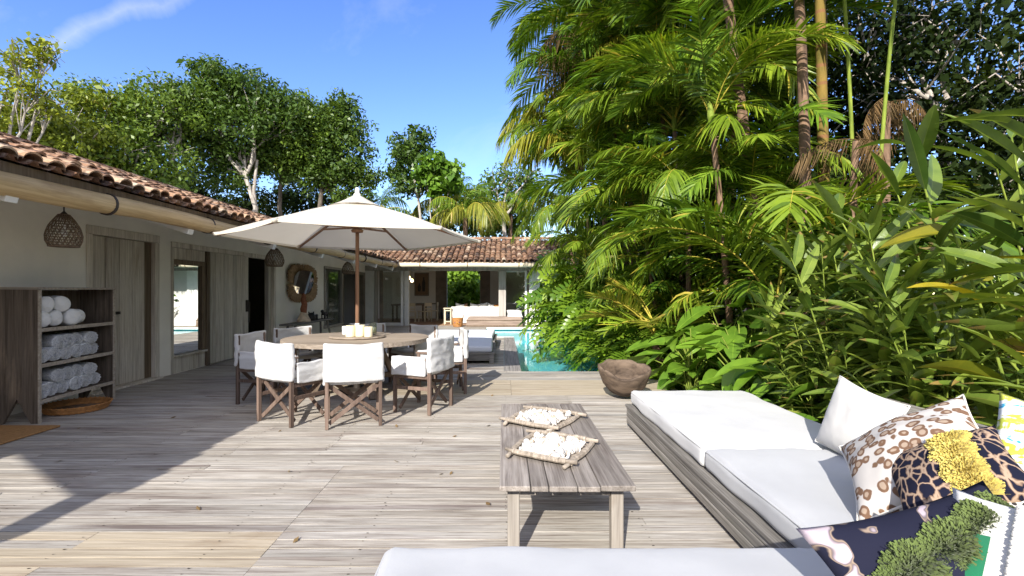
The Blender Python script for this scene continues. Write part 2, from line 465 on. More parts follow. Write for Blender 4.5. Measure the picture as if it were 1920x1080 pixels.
# ------------------------------------------------------------------ mesh helpers
class MB:
    """collects shapes and links them as ONE mesh object; every face carries a tint"""
    def __init__(s, seed=0):
        s.v, s.f, s.t, s.m = [], [], [], []
        s.rng = random.Random(seed)
    def add(s, verts, faces, tint=None, mi=0):
        b = len(s.v)
        s.v.extend(tuple(p) for p in verts)
        if tint is None:
            tint = s.rng.random()
        for f in faces:
            s.f.append(tuple(b + i for i in f))
            s.t.append(tint)
            s.m.append(mi)
        return s
    def box(s, a, b, tint=None, mi=0, M=None):
        (x0, y0, z0), (x1, y1, z1) = a, b
        vs_ = [(x0, y0, z0), (x1, y0, z0), (x1, y1, z0), (x0, y1, z0), (x0, y0, z1), (x1, y0, z1), (x1, y1, z1), (x0, y1, z1)]
        if M is not None:
            vs_ = [M @ Vector(p) for p in vs_]
        return s.add(vs_, [(0, 3, 2, 1), (4, 5, 6, 7), (0, 1, 5, 4), (1, 2, 6, 5), (2, 3, 7, 6), (3, 0, 4, 7)], tint, mi)
    def bar(s, p0, p1, w, h, up=(0, 0, 1), tint=None, mi=0):
        """a straight bar of section w (sideways) x h (along up)"""
        p0, p1, up = Vector(p0), Vector(p1), Vector(up)
        d = (p1 - p0).normalized()
        sd = d.cross(up)
        if sd.length < 1e-4:
            sd = d.cross(Vector((1, 0, 0)))
        sd.normalize()
        u = sd.cross(d).normalized()
        q = []
        for p in (p0, p1):
            for a, b in ((-1, -1), (1, -1), (1, 1), (-1, 1)):
                q.append(p + sd * (a * w / 2) + u * (b * h / 2))
        return s.add(q, [(3, 2, 1, 0), (4, 5, 6, 7), (0, 1, 5, 4), (1, 2, 6, 5), (2, 3, 7, 6), (3, 0, 4, 7)], tint, mi)
    def tube(s, pts, rads, n=8, tint=None, mi=0, cap=True):
        pts = [Vector(p) for p in pts]
        if isinstance(rads, (int, float)):
            rads = [rads] * len(pts)
        vs_, fs = [], []
        prev = None
        for i, p in enumerate(pts):
            d = (pts[min(i + 1, len(pts) - 1)] - pts[max(i - 1, 0)])
            d = d.normalized() if d.length > 1e-9 else Vector((0, 0, 1))
            if prev is None:
                a = d.orthogonal().normalized()
            else:
                a = prev - d * prev.dot(d)
                a = a.normalized() if a.length > 1e-6 else d.orthogonal().normalized()
            prev = a
            b = d.cross(a)
            for k in range(n):
                an = 2 * math.pi * k / n
                vs_.append(p + (a * math.cos(an) + b * math.sin(an)) * rads[i])
        for i in range(len(pts) - 1):
            for k in range(n):
                k2 = (k + 1) % n
                fs.append((i * n + k, i * n + k2, (i + 1) * n + k2, (i + 1) * n + k))
        if cap:
            fs.append(tuple(range(n - 1, -1, -1)))
            fs.append(tuple((len(pts) - 1) * n + k for k in range(n)))
        return s.add(vs_, fs, tint, mi)
    def lathe(s, prof, n=24, c=(0, 0, 0), tint=None, mi=0, sx=1.0, sy=1.0):
        vs_, fs = [], []
        for r, z in prof:
            for k in range(n):
                a = 2 * math.pi * k / n
                vs_.append((c[0] + r * sx * math.cos(a), c[1] + r * sy * math.sin(a), c[2] + z))
        for i in range(len(prof) - 1):
            for k in range(n):
                k2 = (k + 1) % n
                fs.append((i * n + k, i * n + k2, (i + 1) * n + k2, (i + 1) * n + k))
        if prof[0][0] > 1e-6:
            fs.append(tuple(range(n - 1, -1, -1)))
        if prof[-1][0] > 1e-6:
            fs.append(tuple((len(prof) - 1) * n + k for k in range(n)))
        return s.add(vs_, fs, tint, mi)
    def grid(s, fn, nu, nv, tint=None, mi=0, wrap_u=False):
        vs_ = [fn(i / nu, j / nv) for j in range(nv + 1) for i in range(nu + (0 if wrap_u else 1))]
        w = nu if wrap_u else nu + 1
        fs = []
        for j in range(nv):
            for i in range(nu):
                i2 = (i + 1) % w
                fs.append((j * w + i, j * w + i2, (j + 1) * w + i2, (j + 1) * w + i))
        return s.add(vs_, fs, tint, mi)
    def build(s, name, mats, parent=None, smooth=False, bevel=0.0, solid=0.0, subsurf=0):
        me = bpy.data.meshes.new(name)
        me.from_pydata(s.v, [], s.f)
        mats = mats if isinstance(mats, (list, tuple)) else [mats]
        for k in mats:
            me.materials.append(MATS[k])
        if len(mats) > 1:
            me.polygons.foreach_set('material_index', s.m)
        at = me.attributes.new('tint', 'FLOAT', 'FACE')
        at.data.foreach_set('value', s.t)
        if smooth:
            me.polygons.foreach_set('use_smooth', [True] * len(s.f))
        me.update()
        o = bpy.data.objects.new(name, me)
        COL.objects.link(o)
        if parent is not None:
            o.parent = parent
        if solid:
            k = o.modifiers.new('thickness', 'SOLIDIFY'); k.thickness = solid; k.offset = 0
        if bevel:
            k = o.modifiers.new('bevel', 'BEVEL'); k.width = bevel; k.segments = 2; k.limit_method = 'ANGLE'; k.angle_limit = R(40)
        if subsurf:
            k = o.modifiers.new('sub', 'SUBSURF'); k.levels = subsurf; k.render_levels = subsurf
        return o

def np_mesh(name, V, F, T, mat, parent=None, smooth=False, mi=None):
    """numpy arrays (n,3), (m,4) and (m,) to one mesh object"""
    me = np_data(name, V, F, T, mat, smooth, mi)
    o = bpy.data.objects.new(name, me)
    COL.objects.link(o)
    if parent is not None:
        o.parent = parent
    return o

def np_data(name, V, F, T, mat, smooth=False, mi=None):
    me = bpy.data.meshes.new(name)
    nv, nf, k = len(V), len(F), F.shape[1]
    me.vertices.add(nv); me.vertices.foreach_set('co', np.asarray(V, np.float32).ravel())
    me.loops.add(nf * k); me.loops.foreach_set('vertex_index', np.asarray(F, np.int32).ravel())
    me.polygons.add(nf)
    me.polygons.foreach_set('loop_start', np.arange(nf, dtype=np.int32) * k)
    try:
        me.polygons.foreach_set('loop_total', np.full(nf, k, np.int32))
    except Exception:
        pass
    for q in (mat if isinstance(mat, (list, tuple)) else [mat]):
        me.materials.append(MATS[q])
    if mi is not None:
        me.polygons.foreach_set('material_index', np.asarray(mi, np.int32))
    at = me.attributes.new('tint', 'FLOAT', 'FACE')
    at.data.foreach_set('value', np.asarray(T, np.float32))
    if smooth:
        me.polygons.foreach_set('use_smooth', np.ones(nf, bool))
    me.update(calc_edges=True)
    return me

def tag(o, label=None, cat=None, group=None, kind=None):
    if label: o['label'] = label
    if cat: o['category'] = cat
    if group: o['group'] = group
    if kind: o['kind'] = kind
    return o

def thing(name, label, cat, loc=(0, 0, 0), rz=0.0, group=None):
    o = bpy.data.objects.new(name, None)
    o.empty_display_size = 0.1
    COL.objects.link(o)
    o.location = loc
    o.rotation_euler = (0, 0, rz)
    return tag(o, label, cat, group)

def dup(root, loc=None, rot=None, label=None, scale=None):
    """a copy of a thing with copies of its parts and sub-parts"""
    kids = [c for c in COL.objects if c.parent == root]
    r = root.copy(); COL.objects.link(r)
    if loc is not None: r.location = loc
    if rot is not None: r.rotation_euler = rot if hasattr(rot, '__len__') else (0, 0, rot)
    if label: r['label'] = label
    if scale is not None: r.scale = scale if hasattr(scale, '__len__') else (scale,) * 3
    for ch in kids:
        c = ch.copy(); COL.objects.link(c); c.parent = r
        for g in [g for g in COL.objects if g.parent == ch]:
            d = g.copy(); COL.objects.link(d); d.parent = c
    return r

def put(o, loc, rot=(0, 0, 0), label=None):
    o.location = loc; o.rotation_euler = rot
    if label: o['label'] = label
    return o

def struct(mb, name, mats, **kw):
    return tag(mb.build(name, mats, **kw), kind='structure')

def rounded(mb, sx, sy, sz, r, n=(10, 10, 4), puff=0.0, wob=0.0, wf=3.0, seed=0, M=None, tint=0.5, sag=0.0):
    """a soft-edged block centred on the origin: rounded edges, optional puffed faces and slow wrinkles"""
    hx, hy, hz = sx / 2, sy / 2, sz / 2
    def lin(h_, k):
        return [-h_ + r * 0.0] + [-h_ + 2 * h_ * i / k for i in range(1, k)] + [h_]
    def edge(h_, k):
        a = [-h_, -h_ + r * 0.3, -h_ + r * 0.7, -h_ + r]
        b = [-(h_ - r) + 2 * (h_ - r) * i / k for i in range(1, k)]
        return a + b + [h_ - r, h_ - r * 0.7, h_ - r * 0.3, h_]
    X, Y_, Z = edge(hx, n[0]), edge(hy, n[1]), edge(hz, n[2])
    idx, vs_, fs = {}, [], []
    def vid(x, y, z):
        key = (round(x, 5), round(y, 5), round(z, 5))
        if key not in idx:
            c = Vector((max(-hx + r, min(hx - r, x)), max(-hy + r, min(hy - r, y)), max(-hz + r, min(hz - r, z))))
            d = Vector((x, y, z)) - c
            p = c + d.normalized() * r if d.length > 1e-9 else Vector((x, y, z))
            u, v = 1 - (x / hx) ** 2, 1 - (y / hy) ** 2
            if puff:
                p.z += puff * math.copysign(1, z) * (max(0, u) ** 0.5) * (max(0, v) ** 0.5) * (1 if abs(z) > 1e-6 else 0) * min(1, abs(z) / hz)
            if sag:
                p.z -= sag * max(0, u) * max(0, v)
            if wob:
                q = Vector((x * wf, y * wf, z * wf)) + Vector((seed * 7.1, seed * 3.3, seed))
                nv_ = noise.noise_vector(q)
                p += Vector(nv_) * wob
            idx[key] = len(vs_)
            vs_.append(M @ p if M is not None else p)
        return idx[key]
    def face_grid(A, B, fn, flip):
        for i in range(len(A) - 1):
            for j in range(len(B) - 1):
                q = [vid(*fn(A[i], B[j])), vid(*fn(A[i + 1], B[j])), vid(*fn(A[i + 1], B[j + 1])), vid(*fn(A[i], B[j + 1]))]
                fs.append(tuple(q[::-1]) if flip else tuple(q))
    face_grid(X, Y_, lambda a, b: (a, b, hz), False)
    face_grid(X, Y_, lambda a, b: (a, b, -hz), True)
    face_grid(X, Z, lambda a, b: (a, -hy, b), False)
    face_grid(X, Z, lambda a, b: (a, hy, b), True)
    face_grid(Y_, Z, lambda a, b: (hx, a, b), False)
    face_grid(Y_, Z, lambda a, b: (-hx, a, b), True)
    mb.add(vs_, fs, tint)
    return mb

# ------------------------------------------------------------------ ground, deck, pool
GX = [-150, -0.65, 2.45, 150]
GY = [-150, 8.66, 18.9, 200]
mb = MB(1)
for i in range(3):
    for j in range(3):
        if i == 1 and j == 1:
            continue
        mb.add([(GX[i], GY[j], -0.14), (GX[i + 1], GY[j], -0.14), (GX[i + 1], GY[j + 1], -0.14), (GX[i], GY[j + 1], -0.14)], [(0, 1, 2, 3)], 0.5)
struct(mb, 'ground', 'soil')

rng = random.Random(7)
mb = MB(2)
def plank(x0, x1, y0, y1, tint, mi=0, mbx=None, top=0.0):
    dz = rng.uniform(-0.002, 0.002) + top
    (mbx or mb).box((x0, y0, -0.055), (x1, y1, dz), tint, mi)
def deck_rows(y0, y1, w, xl, xr, mi=0, gap=0.006, fixed=()):
    y = y0
    k = 0
    while y < y1 - 0.01:
        ye = min(y + w, y1)
        a = xl(y) if callable(xl) else xl
        b = xr(y) if callable(xr) else xr
        joints = [j for j in fixed if a < j < b]
        # staggered butt joints on the joists
        x = a + rng.choice((1.6, 2.4, 3.2, 4.0)) 
        while x < b - 0.5:
            if all(abs(x - j) > 0.6 for j in joints):
                joints.append(x)
            x += rng.choice((2.4, 3.2, 4.0))
        xs = [a] + sorted(joints) + [b]
        for p, q in zip(xs[:-1], xs[1:]):
            m_ = mi
            if mi == 0 and q <= -1.2 and y < 2.95:
                m_ = 1 if rng.random() < (0.85 if y < 2.5 else 0.45) else 0
            tn = min(1, max(0, rng.gauss(0.52, 0.22)))
            plank(p + 0.0015, q - 0.0015, y + gap / 2, ye - gap / 2, tn, m_)
        y = ye
        k += 1
deck_rows(-0.6, 4.0, 0.092, -5.55, 2.9, fixed=(-1.28,))
deck_rows(4.0, 6.68, 0.092, -5.55, 2.9)
for (a, b, w) in ((6.68, 7.10, 0.42), (7.10, 7.52, 0.42), (7.52, 7.80, 0.28)):
    plank(-5.55, -2.6, a + 0.003, b - 0.003, 0.35, 0)
    plank(-2.597, 0.1, a + 0.003, b - 0.003, rng.uniform(0.35, 0.6), 1)
    plank(0.103, 2.45, a + 0.003, b - 0.003, rng.uniform(0.4, 0.7), 1)
deck_rows(7.80, 8.66, 0.144, -5.55, 2.45)
deck_rows(8.66, 14.95, 0.1, -5.55, 0.0)
deck_rows(14.95, 18.9, 0.1, -5.55, -0.66)
deck_rows(18.9, 20.0, 0.11, -5.55, 6.0)
# nail heads, two to a board on every joist
for k in range(-6, 4):
    for j in range(84):
        y = -0.6 + 0.092 * j + 0.022
        if y > 6.6:
            break
        for dy in (0.0, 0.05):
            if rng.random() < 0.3:
                continue
            x = k * 0.8 + 0.02 + rng.uniform(-0.012, 0.012)
            q = rng.uniform(0.002, 0.0042)
            mb.add([(x - q * 1.6, y + dy - q, 0.0032), (x + q * 1.6, y + dy - q, 0.0032), (x + q * 1.6, y + dy + q, 0.0032), (x - q * 1.6, y + dy + q, 0.0032)], [(0, 1, 2, 3)], 0.3, 2)
# joists, seen dark through the gaps
for k in range(-7, 4):
    mb.box((k * 0.8, -0.6, -0.115), (k * 0.8 + 0.05, 8.6, -0.056), 0.0)
struct(mb, 'deck', ['deck_wood', 'deck_tan', 'iron'], bevel=0.0)
# boards along the pool edge, laid the other way
mb = MB(3)
for k in range(3):
    mb.box((0.003 + k * 0.1, 8.665, -0.055), (0.1 + k * 0.1, 14.945, 0.004), rng.uniform(0.3, 0.7))
struct(mb, 'pool_edge_boards', 'deck_wood_long')
# pool shell
mb = MB(4)
zb = -0.62
for (a, b) in (((0.30, 8.66), (0.30, 14.95)), ((0.30, 14.95), (-0.66, 14.95)), ((-0.66, 14.95), (-0.66, 18.9)), ((-0.66, 18.9), (2.46, 18.9)), ((2.46, 18.9), (2.46, 8.66)), ((2.46, 8.66), (0.30, 8.66))):
    mb.add([(*a, zb), (*b, zb), (*b, -0.02), (*a, -0.02)], [(0, 1, 2, 3)], 0.5)
mb.add([(-0.66, 8.66, zb), (2.46, 8.66, zb), (2.46, 18.9, zb), (-0.66, 18.9, zb)], [(0, 1, 2, 3)], 0.5)
mb.box((-0.65, 14.96, -0.6), (0.30, 18.88, -0.30), 0.75)      # shallow ledge
struct(mb, 'pool_shell', 'pool_tile')
mb = MB(4)
mb.box((-0.66, 14.95, -0.06), (0.30, 15.13, 0.012), 0.5)
mb.box((-0.66, 18.72, -0.06), (2.46, 18.9, 0.012), 0.5)
mb.box((2.40, 8.67, -0.06), (2.58, 18.7, 0.012), 0.5)
struct(mb, 'pool_rim', 'pool_rim', bevel=0.008)
mb = MB(5)
mb.add([(0.30, 8.66, -0.09), (2.46, 8.66, -0.09), (2.46, 14.95, -0.09), (0.30, 14.95, -0.09)], [(0, 1, 2, 3)], 0.5)
mb.add([(-0.66, 14.95, -0.09), (2.46, 14.95, -0.09), (2.46, 18.9, -0.09), (-0.66, 18.9, -0.09)], [(0, 1, 2, 3)], 0.5)
struct(mb, 'pool_water', 'water')

# fallen leaves lying on the boards
mb = MB(6)
for k in range(46):
    x, y = rng.uniform(-4.8, 1.1), 2.2 + abs(rng.gauss(0, 2.4))
    a, L_ = rng.uniform(0, 6.28), rng.uniform(0.018, 0.045)
    d, s_ = Vector((math.cos(a), math.sin(a), 0)), Vector((-math.sin(a), math.cos(a), 0))
    c = Vector((x, y, 0.006))
    mb.add([c - d * L_, c + s_ * L_ * 0.4 + Vector((0, 0, 0.006)), c + d * L_ + Vector((0, 0, 0.01)), c - s_ * L_ * 0.4], [(0, 1, 2, 3)])
tag(mb.build('fallen_leaves', 'litter'), 'small dry brown leaves scattered over the deck boards', 'leaves', kind='stuff')

# ------------------------------------------------------------------ left house
WX = -5.55
HY0, HY1 = -0.85, 20.3
house = thing('house', 'long white house with clay tile roof and weathered wooden doors on the left', 'house', (-7.5, 9.5, 0))
house.location = (0, 0, 0)
def wall_with_holes(mb_, x0, x1, y0, y1, z0, z1, holes, axis='y', tint=0.5):
    """a wall slab along one axis made of butted boxes round rectangular openings (a0, a1, z0, z1)"""
    cuts = sorted(holes)
    def bx(a, b, c, d):
        if b - a < 1e-4 or d - c < 1e-4:
            return
        if axis == 'y':
            mb_.box((x0, a, c), (x1, b, d), tint)
        else:
            mb_.box((a, y0, c), (b, y1, d), tint)
    lo, hi = (y0, y1) if axis == 'y' else (x0, x1)
    cur = lo
    for a, b, c, d in cuts:
        bx(cur, a, z0, z1)
        bx(a, b, z0, c)
        bx(a, b, d, z1)
        cur = b
    bx(cur, hi, z0, z1)
def wy(px):                       # distance along the left wall at a photo column
    return -WX * FPX / (CX - px)
D1 = (wy(161), wy(298), 0.0, 2.28)
D2 = (wy(320), wy(517), 0.0, 2.22)
W1 = (wy(607), wy(641), 0.28, 2.16)
D3 = (wy(642), wy(688), 0.0, 2.12)
mb = MB(10)
wall_with_holes(mb, WX - 0.22, WX, HY0 + 0.25, HY1, -0.1, 2.62, [D1, D2, W1, D3])
mb.box((-9.5, HY0 + 0.25, -0.1), (WX - 0.225, HY0 + 0.45, 2.62), 0.5)
mb.box((-9.5, HY0 + 0.46, -0.1), (-9.3, 22, 2.62), 0.5)
mb.build('wall', 'plaster', house)
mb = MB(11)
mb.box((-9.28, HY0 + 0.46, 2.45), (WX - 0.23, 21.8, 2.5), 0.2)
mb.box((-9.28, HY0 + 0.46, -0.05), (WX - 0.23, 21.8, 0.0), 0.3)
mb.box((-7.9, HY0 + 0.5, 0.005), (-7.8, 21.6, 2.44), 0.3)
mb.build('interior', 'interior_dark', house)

# clay roof: rounded caps over channels, course by course, each tile on its own
def roof_tiles(mb_, origin, along, up, n_along, n_up, pitch_w, course, seed, keep=None):
    """origin at the eave; along = unit vector on the eave, up = unit vector up the slope"""
    rg = random.Random(seed)
    along, up = Vector(along).normalized(), Vector(up).normalized()
    nrm = along.cross(up)
    if nrm.z < 0:
        nrm = -nrm
    for i in range(n_along):
        for j in range(n_up):
            base = Vector(origin) + along * (i * pitch_w) + up * (j * course)
            if keep and not keep(base):
                continue
            jit = along * rg.uniform(-0.014, 0.014) + up * rg.uniform(-0.025, 0.025)
            L_ = course * 1.17
            tn = min(1, max(0, rg.gauss(0.46, 0.26)))
            tilt = rg.uniform(-0.012, 0.016)
            # cap tile: half barrel, wider at its lower end
            rows = []
            for (s_, r_, lift) in ((0.0, pitch_w * 0.44, 0.052 + tilt), (L_, pitch_w * 0.35, 0.026)):
                ring = []
                for k in range(7):
                    a = math.pi * k / 6
                    ring.append(base + jit + up * s_ + along * (math.cos(a) * r_) + nrm * (math.sin(a) * r_ * 0.78 + lift))
                rows.append(ring)
            inner = [[p - nrm * 0.016 for p in rg_] for rg_ in rows]
            V = rows[0] + rows[1] + inner[0]
            F = [(k, k + 1, 8 + k, 7 + k) for k in range(6)] + [(14 + k, 15 + k, k + 1, k) for k in range(6)]
            mb_.add(V, F, tn)
            # channel tile between this cap and the next
            tn2 = min(1, max(0, rg.gauss(0.3, 0.2)))
            rows = []
            for (s_, r_, lift) in ((-0.03, pitch_w * 0.40, 0.055), (L_, pitch_w * 0.45, 0.03)):
                ring = []
                for k in range(6):
                    a = math.pi + math.pi * k / 5
                    ring.append(base + jit * 0.5 + along * (pitch_w / 2 + math.cos(a) * r_) + up * s_ + nrm * (math.sin(a) * r_ * 0.62 + lift))
                rows.append(ring)
            mb_.add(rows[0] + rows[1], [(k, k + 1, 7 + k, 6 + k) for k in range(5)], tn2)

PIT = 0.335
EX, EZ = -4.0, 2.44
slope_l = Vector((-1, 0, PIT)).normalized()
run = 3.5
mb = MB(12)
n_al = int((22.4 - HY0) / 0.205)
roof_tiles(mb, (EX + 0.04, HY0 + 0.1, EZ), (0, 1, 0), slope_l, n_al, 10, 0.205, 0.37, 21,
           keep=lambda p: p.y < 18.45 + (EX - p.x) + 0.1)
# ridge row
rg = random.Random(5)
y = HY0
while y < 21.9:
    tn = min(1, max(0, rg.gauss(0.35, 0.22)))
    ring = []
    for yy, r_ in ((y, 0.13), (y + 0.44, 0.11)):
        ring += [Vector((-7.52 + math.cos(math.pi * k / 6) * r_, yy, EZ + run * PIT + 0.06 + math.sin(math.pi * k / 6) * r_ * 0.8)) for k in range(7)]
    mb.add(ring, [(k, k + 1, 8 + k, 7 + k) for k in range(6)], tn)
    y += 0.36
roof = mb.build('roof', 'clay_tile', house, smooth=False)
mb = MB(13)
# boarding under the tiles, and the back slope
mb.add([(EX - 0.02, HY0, EZ - 0.03), (EX - 0.02, 18.4, EZ - 0.03), (-7.5, 21.9, EZ - 0.03 + run * PIT), (-7.5, HY0, EZ - 0.03 + run * PIT)], [(0, 1, 2, 3)], 0.2)
mb.add([(-11, HY0, EZ - 0.03), (-11, 24, EZ - 0.03), (-7.5, 24, EZ - 0.03 + run * PIT), (-7.5, HY0, EZ - 0.03 + run * PIT)], [(3, 2, 1, 0)], 0.2)
mb.add([(WX - 0.2, HY0 + 0.26, 2.62), (-9.4, HY0 + 0.26, 2.62), (-7.5, HY0 + 0.26, EZ + run * PIT - 0.04)], [(0, 1, 2)], 0.2)
mb.build('roof_boarding', 'white_paint', house, solid=0.03)
for k in range(9):
    yy = 1.75 + k * 2.32
    mb = MB(14)
    mb.bar((EX + 0.0, yy, 2.19), (WX - 0.02, yy, 2.19 + (EX - WX) * PIT), 0.11, 0.15, tint=0.5)
    mb.build('rafter', 'white_paint', house, bevel=0.006)
mb = MB(15)
mb.bar((EX - 0.03, HY0, EZ - 0.045), (EX - 0.03, 18.42, EZ - 0.045), 0.03, 0.09, tint=0.1)
mb.build('fascia_board', 'dark_door_wood', house)
# bamboo gutter pole with its bands
mb = MB(16)
gp = [(EX - 0.02 + 0.02 * math.sin(k * 0.9), -1.0 + k * (19.35 / 24), 2.245 + 0.012 * math.sin(k * 1.7) + 0.004 * k) for k in range(25)]
mb.tube(gp, [0.098 + 0.004 * math.sin(k * 2.1) for k in range(25)], 16, tint=0.5)
gut = mb.build('gutter', 'bamboo', house, smooth=True)
mb = MB(17)
for yy in (1.4, 3.2, 5.05, 6.75, 8.5, 10.45, 12.3, 14.2, 16.1, 17.6):
    k = (yy + 1.0) / (19.35 / 24)
    c = Vector((EX - 0.02, yy, 2.245 + 0.004 * k))
    mb.tube([c + Vector((0, -0.016, 0)), c + Vector((0, 0.016, 0))], 0.112, 18, tint=0.4)
mb.build('gutter_band', 'iron', gut)

# wooden double door (planks, jamb, latch)
def door_planks(mb_, y0, y1, z0, z1, n, x, seed):
    rg = random.Random(seed)
    w = (y1 - y0) / n
    for k in range(n):
        mb_.box((x - 0.04 - rg.uniform(0, 0.006), y0 + k * w + 0.003, z0), (x - rg.uniform(0, 0.008), y0 + (k + 1) * w - 0.003, z1), rg.random())
door = bpy.data.objects.new('door', None); COL.objects.link(door); door.parent = house
mb = MB(20)
mb.box((WX - 0.12, D1[0], 0), (WX + 0.015, D1[0] + 0.10, 2.16)); mb.box((WX - 0.12, D1[1] - 0.10, 0), (WX + 0.015, D1[1], 2.16))
mb.box((WX - 0.12, D1[0], 2.162), (WX + 0.02, D1[1], 2.28))
mb.build('door_frame', 'door_wood', door, bevel=0.008)
mb = MB(21)
door_planks(mb, D1[0] + 0.102, D1[0] + 0.62, 0.03, 2.155, 2, WX - 0.03, 3)
mb.box((WX - 0.05, D1[0] + 0.36, 0.03), (WX - 0.015, D1[0] + 0.47, 2.15), 0.2)
door_planks(mb, D1[0] + 0.625, D1[1] - 0.27, 0.03, 2.155, 2, WX - 0.035, 4)
mb.build('door_leaf', 'door_wood', door, bevel=0.006)
mb = MB(22)
mb.box((WX - 0.07, D1[1] - 0.265, 0.03), (WX - 0.05, D1[1] - 0.102, 2.155), 0.3)
mb.build('door_jamb', 'dark_door_wood', door, bevel=0.005)
mb = MB(23)
mb.box((WX - 0.03, D1[0] + 0.50, 1.06), (WX + 0.0, D1[0] + 0.60, 1.10), 0.3)
mb.tube([(WX - 0.01, D1[0] + 0.55, 1.08), (WX + 0.03, D1[0] + 0.55, 1.08)], 0.012, 8)
mb.build('latch', 'iron', door)
mb = MB(24)
mb.box((WX - 0.1, D1[0] + 0.02, -0.02), (WX + 0.09, D1[1] - 0.02, 0.024))
mb.build('threshold', 'door_wood', door, bevel=0.006)

# long opening: framed glass, sliding plank door, dark doorway
sl = bpy.data.objects.new('sliding_door', None); COL.objects.link(sl); sl.parent = house
mb = MB(25)
mb.box((WX - 0.12, D2[0], 0), (WX + 0.012, D2[0] + 0.07, 2.13)); mb.box((WX - 0.12, D2[0], 2.132), (WX + 0.018, D2[1], 2.22))
mb.box((WX - 0.10, D2[1] - 0.10, 0), (WX + 0.012, D2[1], 2.13)); mb.box((WX - 0.16, D2[1] - 0.24, 0), (WX - 0.06, D2[1] - 0.102, 2.13))
mb.build('door_frame', 'door_wood', sl, bevel=0.008)
MY0, MY1 = wy(325), wy(386)
mb = MB(26)
mb.box((WX - 0.09, D2[0] + 0.072, 1.935), (WX - 0.02, MY1 + 0.01, 2.13))
mb.build('plank_panel', 'door_wood', sl, bevel=0.006)
mb = MB(126)
mb.box((WX - 0.09, D2[0] + 0.072, 0.0), (WX - 0.02, MY1 + 0.01, 0.268))
mb.box((WX - 0.08, D2[0] + 0.072, 0.272), (WX + 0.03, MY1 + 0.02, 0.31))
mb.build('plank_panel', 'door_wood', sl, bevel=0.006)
mb = MB(27)
mb.box((WX - 0.075, MY0 - 0.09, 0.312), (WX - 0.005, MY0 + 0.0, 1.93)); mb.box((WX - 0.075, MY1 - 0.10, 0.312), (WX - 0.005, MY1 + 0.01, 1.93))
mb.box((WX - 0.075, MY0 + 0.002, 1.85), (WX - 0.005, MY1 - 0.102, 1.93))
mb.box((WX - 0.1, MY1 + 0.012, 0.0), (WX + 0.02, MY1 + 0.10, 2.13))
gf = mb.build('glass_frame', 'dark_door_wood', sl, bevel=0.006)
mb = MB(28)
mb.add([(WX - 0.05, MY0, 0.313), (WX - 0.05, MY1 - 0.101, 0.313), (WX - 0.05, MY1 - 0.101, 1.849), (WX - 0.05, MY0, 1.849)], [(0, 1, 2, 3)], 0.5)
mb.build('pane', 'mirror_glass', gf, solid=0.006)
mb = MB(29)
door_planks(mb, MY1 + 0.104, wy(463.5), 0.02, 2.128, 9, WX + 0.03, 9)
pl = mb.build('door_leaf', 'door_wood', sl, bevel=0.004)
mb = MB(30)
yy = wy(463.5)
mb.box((WX + 0.005, yy - 0.12, 0.95), (WX + 0.05, yy - 0.03, 1.2), 0.2)
mb.tube([(WX + 0.07, yy - 0.06, 0.72), (WX + 0.08, yy - 0.06, 1.16)], 0.018, 8)
mb.build('handle', 'iron', pl)

# window and glazed door further along
wd = bpy.data.objects.new('window', None); COL.objects.link(wd); wd.parent = house
mb = MB(31)
a, b, c, d = W1
for q in (((WX - 0.1, a, c), (WX + 0.03, a + 0.07, d)), ((WX - 0.1, b - 0.07, c), (WX + 0.03, b, d)), ((WX - 0.1, a + 0.07, d - 0.07), (WX + 0.027, b - 0.07, d)), ((WX - 0.12, a - 0.03, c - 0.05), (WX + 0.07, b + 0.03, c + 0.03))):
    mb.box(*q)
mb.build('window_frame', 'post_wood', wd, bevel=0.006)
mb = MB(32)
mb.add([(WX - 0.04, a + 0.06, c + 0.02), (WX - 0.04, b - 0.06, c + 0.02), (WX - 0.04, b - 0.06, d - 0.06), (WX - 0.04, a + 0.06, d - 0.06)], [(0, 1, 2, 3)], 0.5)
mb.build('pane', 'window_glass', wd, solid=0.006)
gd = bpy.data.objects.new('doorway', None); COL.objects.link(gd); gd.parent = house
mb = MB(33)
a, b, c, d = D3
mb.box((WX - 0.14, a, 0), (WX + 0.02, a + 0.09, d)); mb.box((WX - 0.14, b - 0.55, 0), (WX + 0.02, b, d)); mb.box((WX - 0.14, a + 0.09, d - 0.1), (WX + 0.02, b - 0.55, d))
mb.build('door_frame', 'interior_wood', gd, bevel=0.006)
mb = MB(34)
mb.box((WX - 0.9, a + 0.1, 0.02), (WX - 0.86, a + 0.9, 2.0), 0.4)
mb.build('door_leaf', 'dark_door_wood', gd, bevel=0.006)

# ------------------------------------------------------------------ pavilion across the pool
PY, PE = 20.0, 18.45
pav = thing('pavilion', 'open white pavilion with clay tile roof behind the pool', 'building')
mb = MB(40)
roof_tiles(mb, (-7.6, PE - 0.05, EZ + 0.01), (1, 0, 0), (0, 1, PIT), int(15.6 / 0.205), 10, 0.205, 0.37, 33,
           keep=lambda p: p.y <= PE - 0.2 + 99 and (p.y - PE) < 99 and (p.x > EX - (p.y - PE) - 0.05))
x = -7.4
rg = random.Random(8)
while x < 8.0:
    tn = min(1, max(0, rg.gauss(0.42, 0.22)))
    ring = []
    for xx, r_ in ((x, 0.13), (x + 0.44, 0.11)):
        ring += [Vector((xx, 22.0 + math.cos(math.pi * k / 6) * r_, EZ + 3.5 * PIT + 0.06 + math.sin(math.pi * k / 6) * r_ * 0.8)) for k in range(7)]
    mb.add(ring, [(k, k + 1, 8 + k, 7 + k) for k in range(6)], tn)
    x += 0.36
mb.build('roof', 'clay_tile', pav)
mb = MB(41)
zr = EZ - 0.03
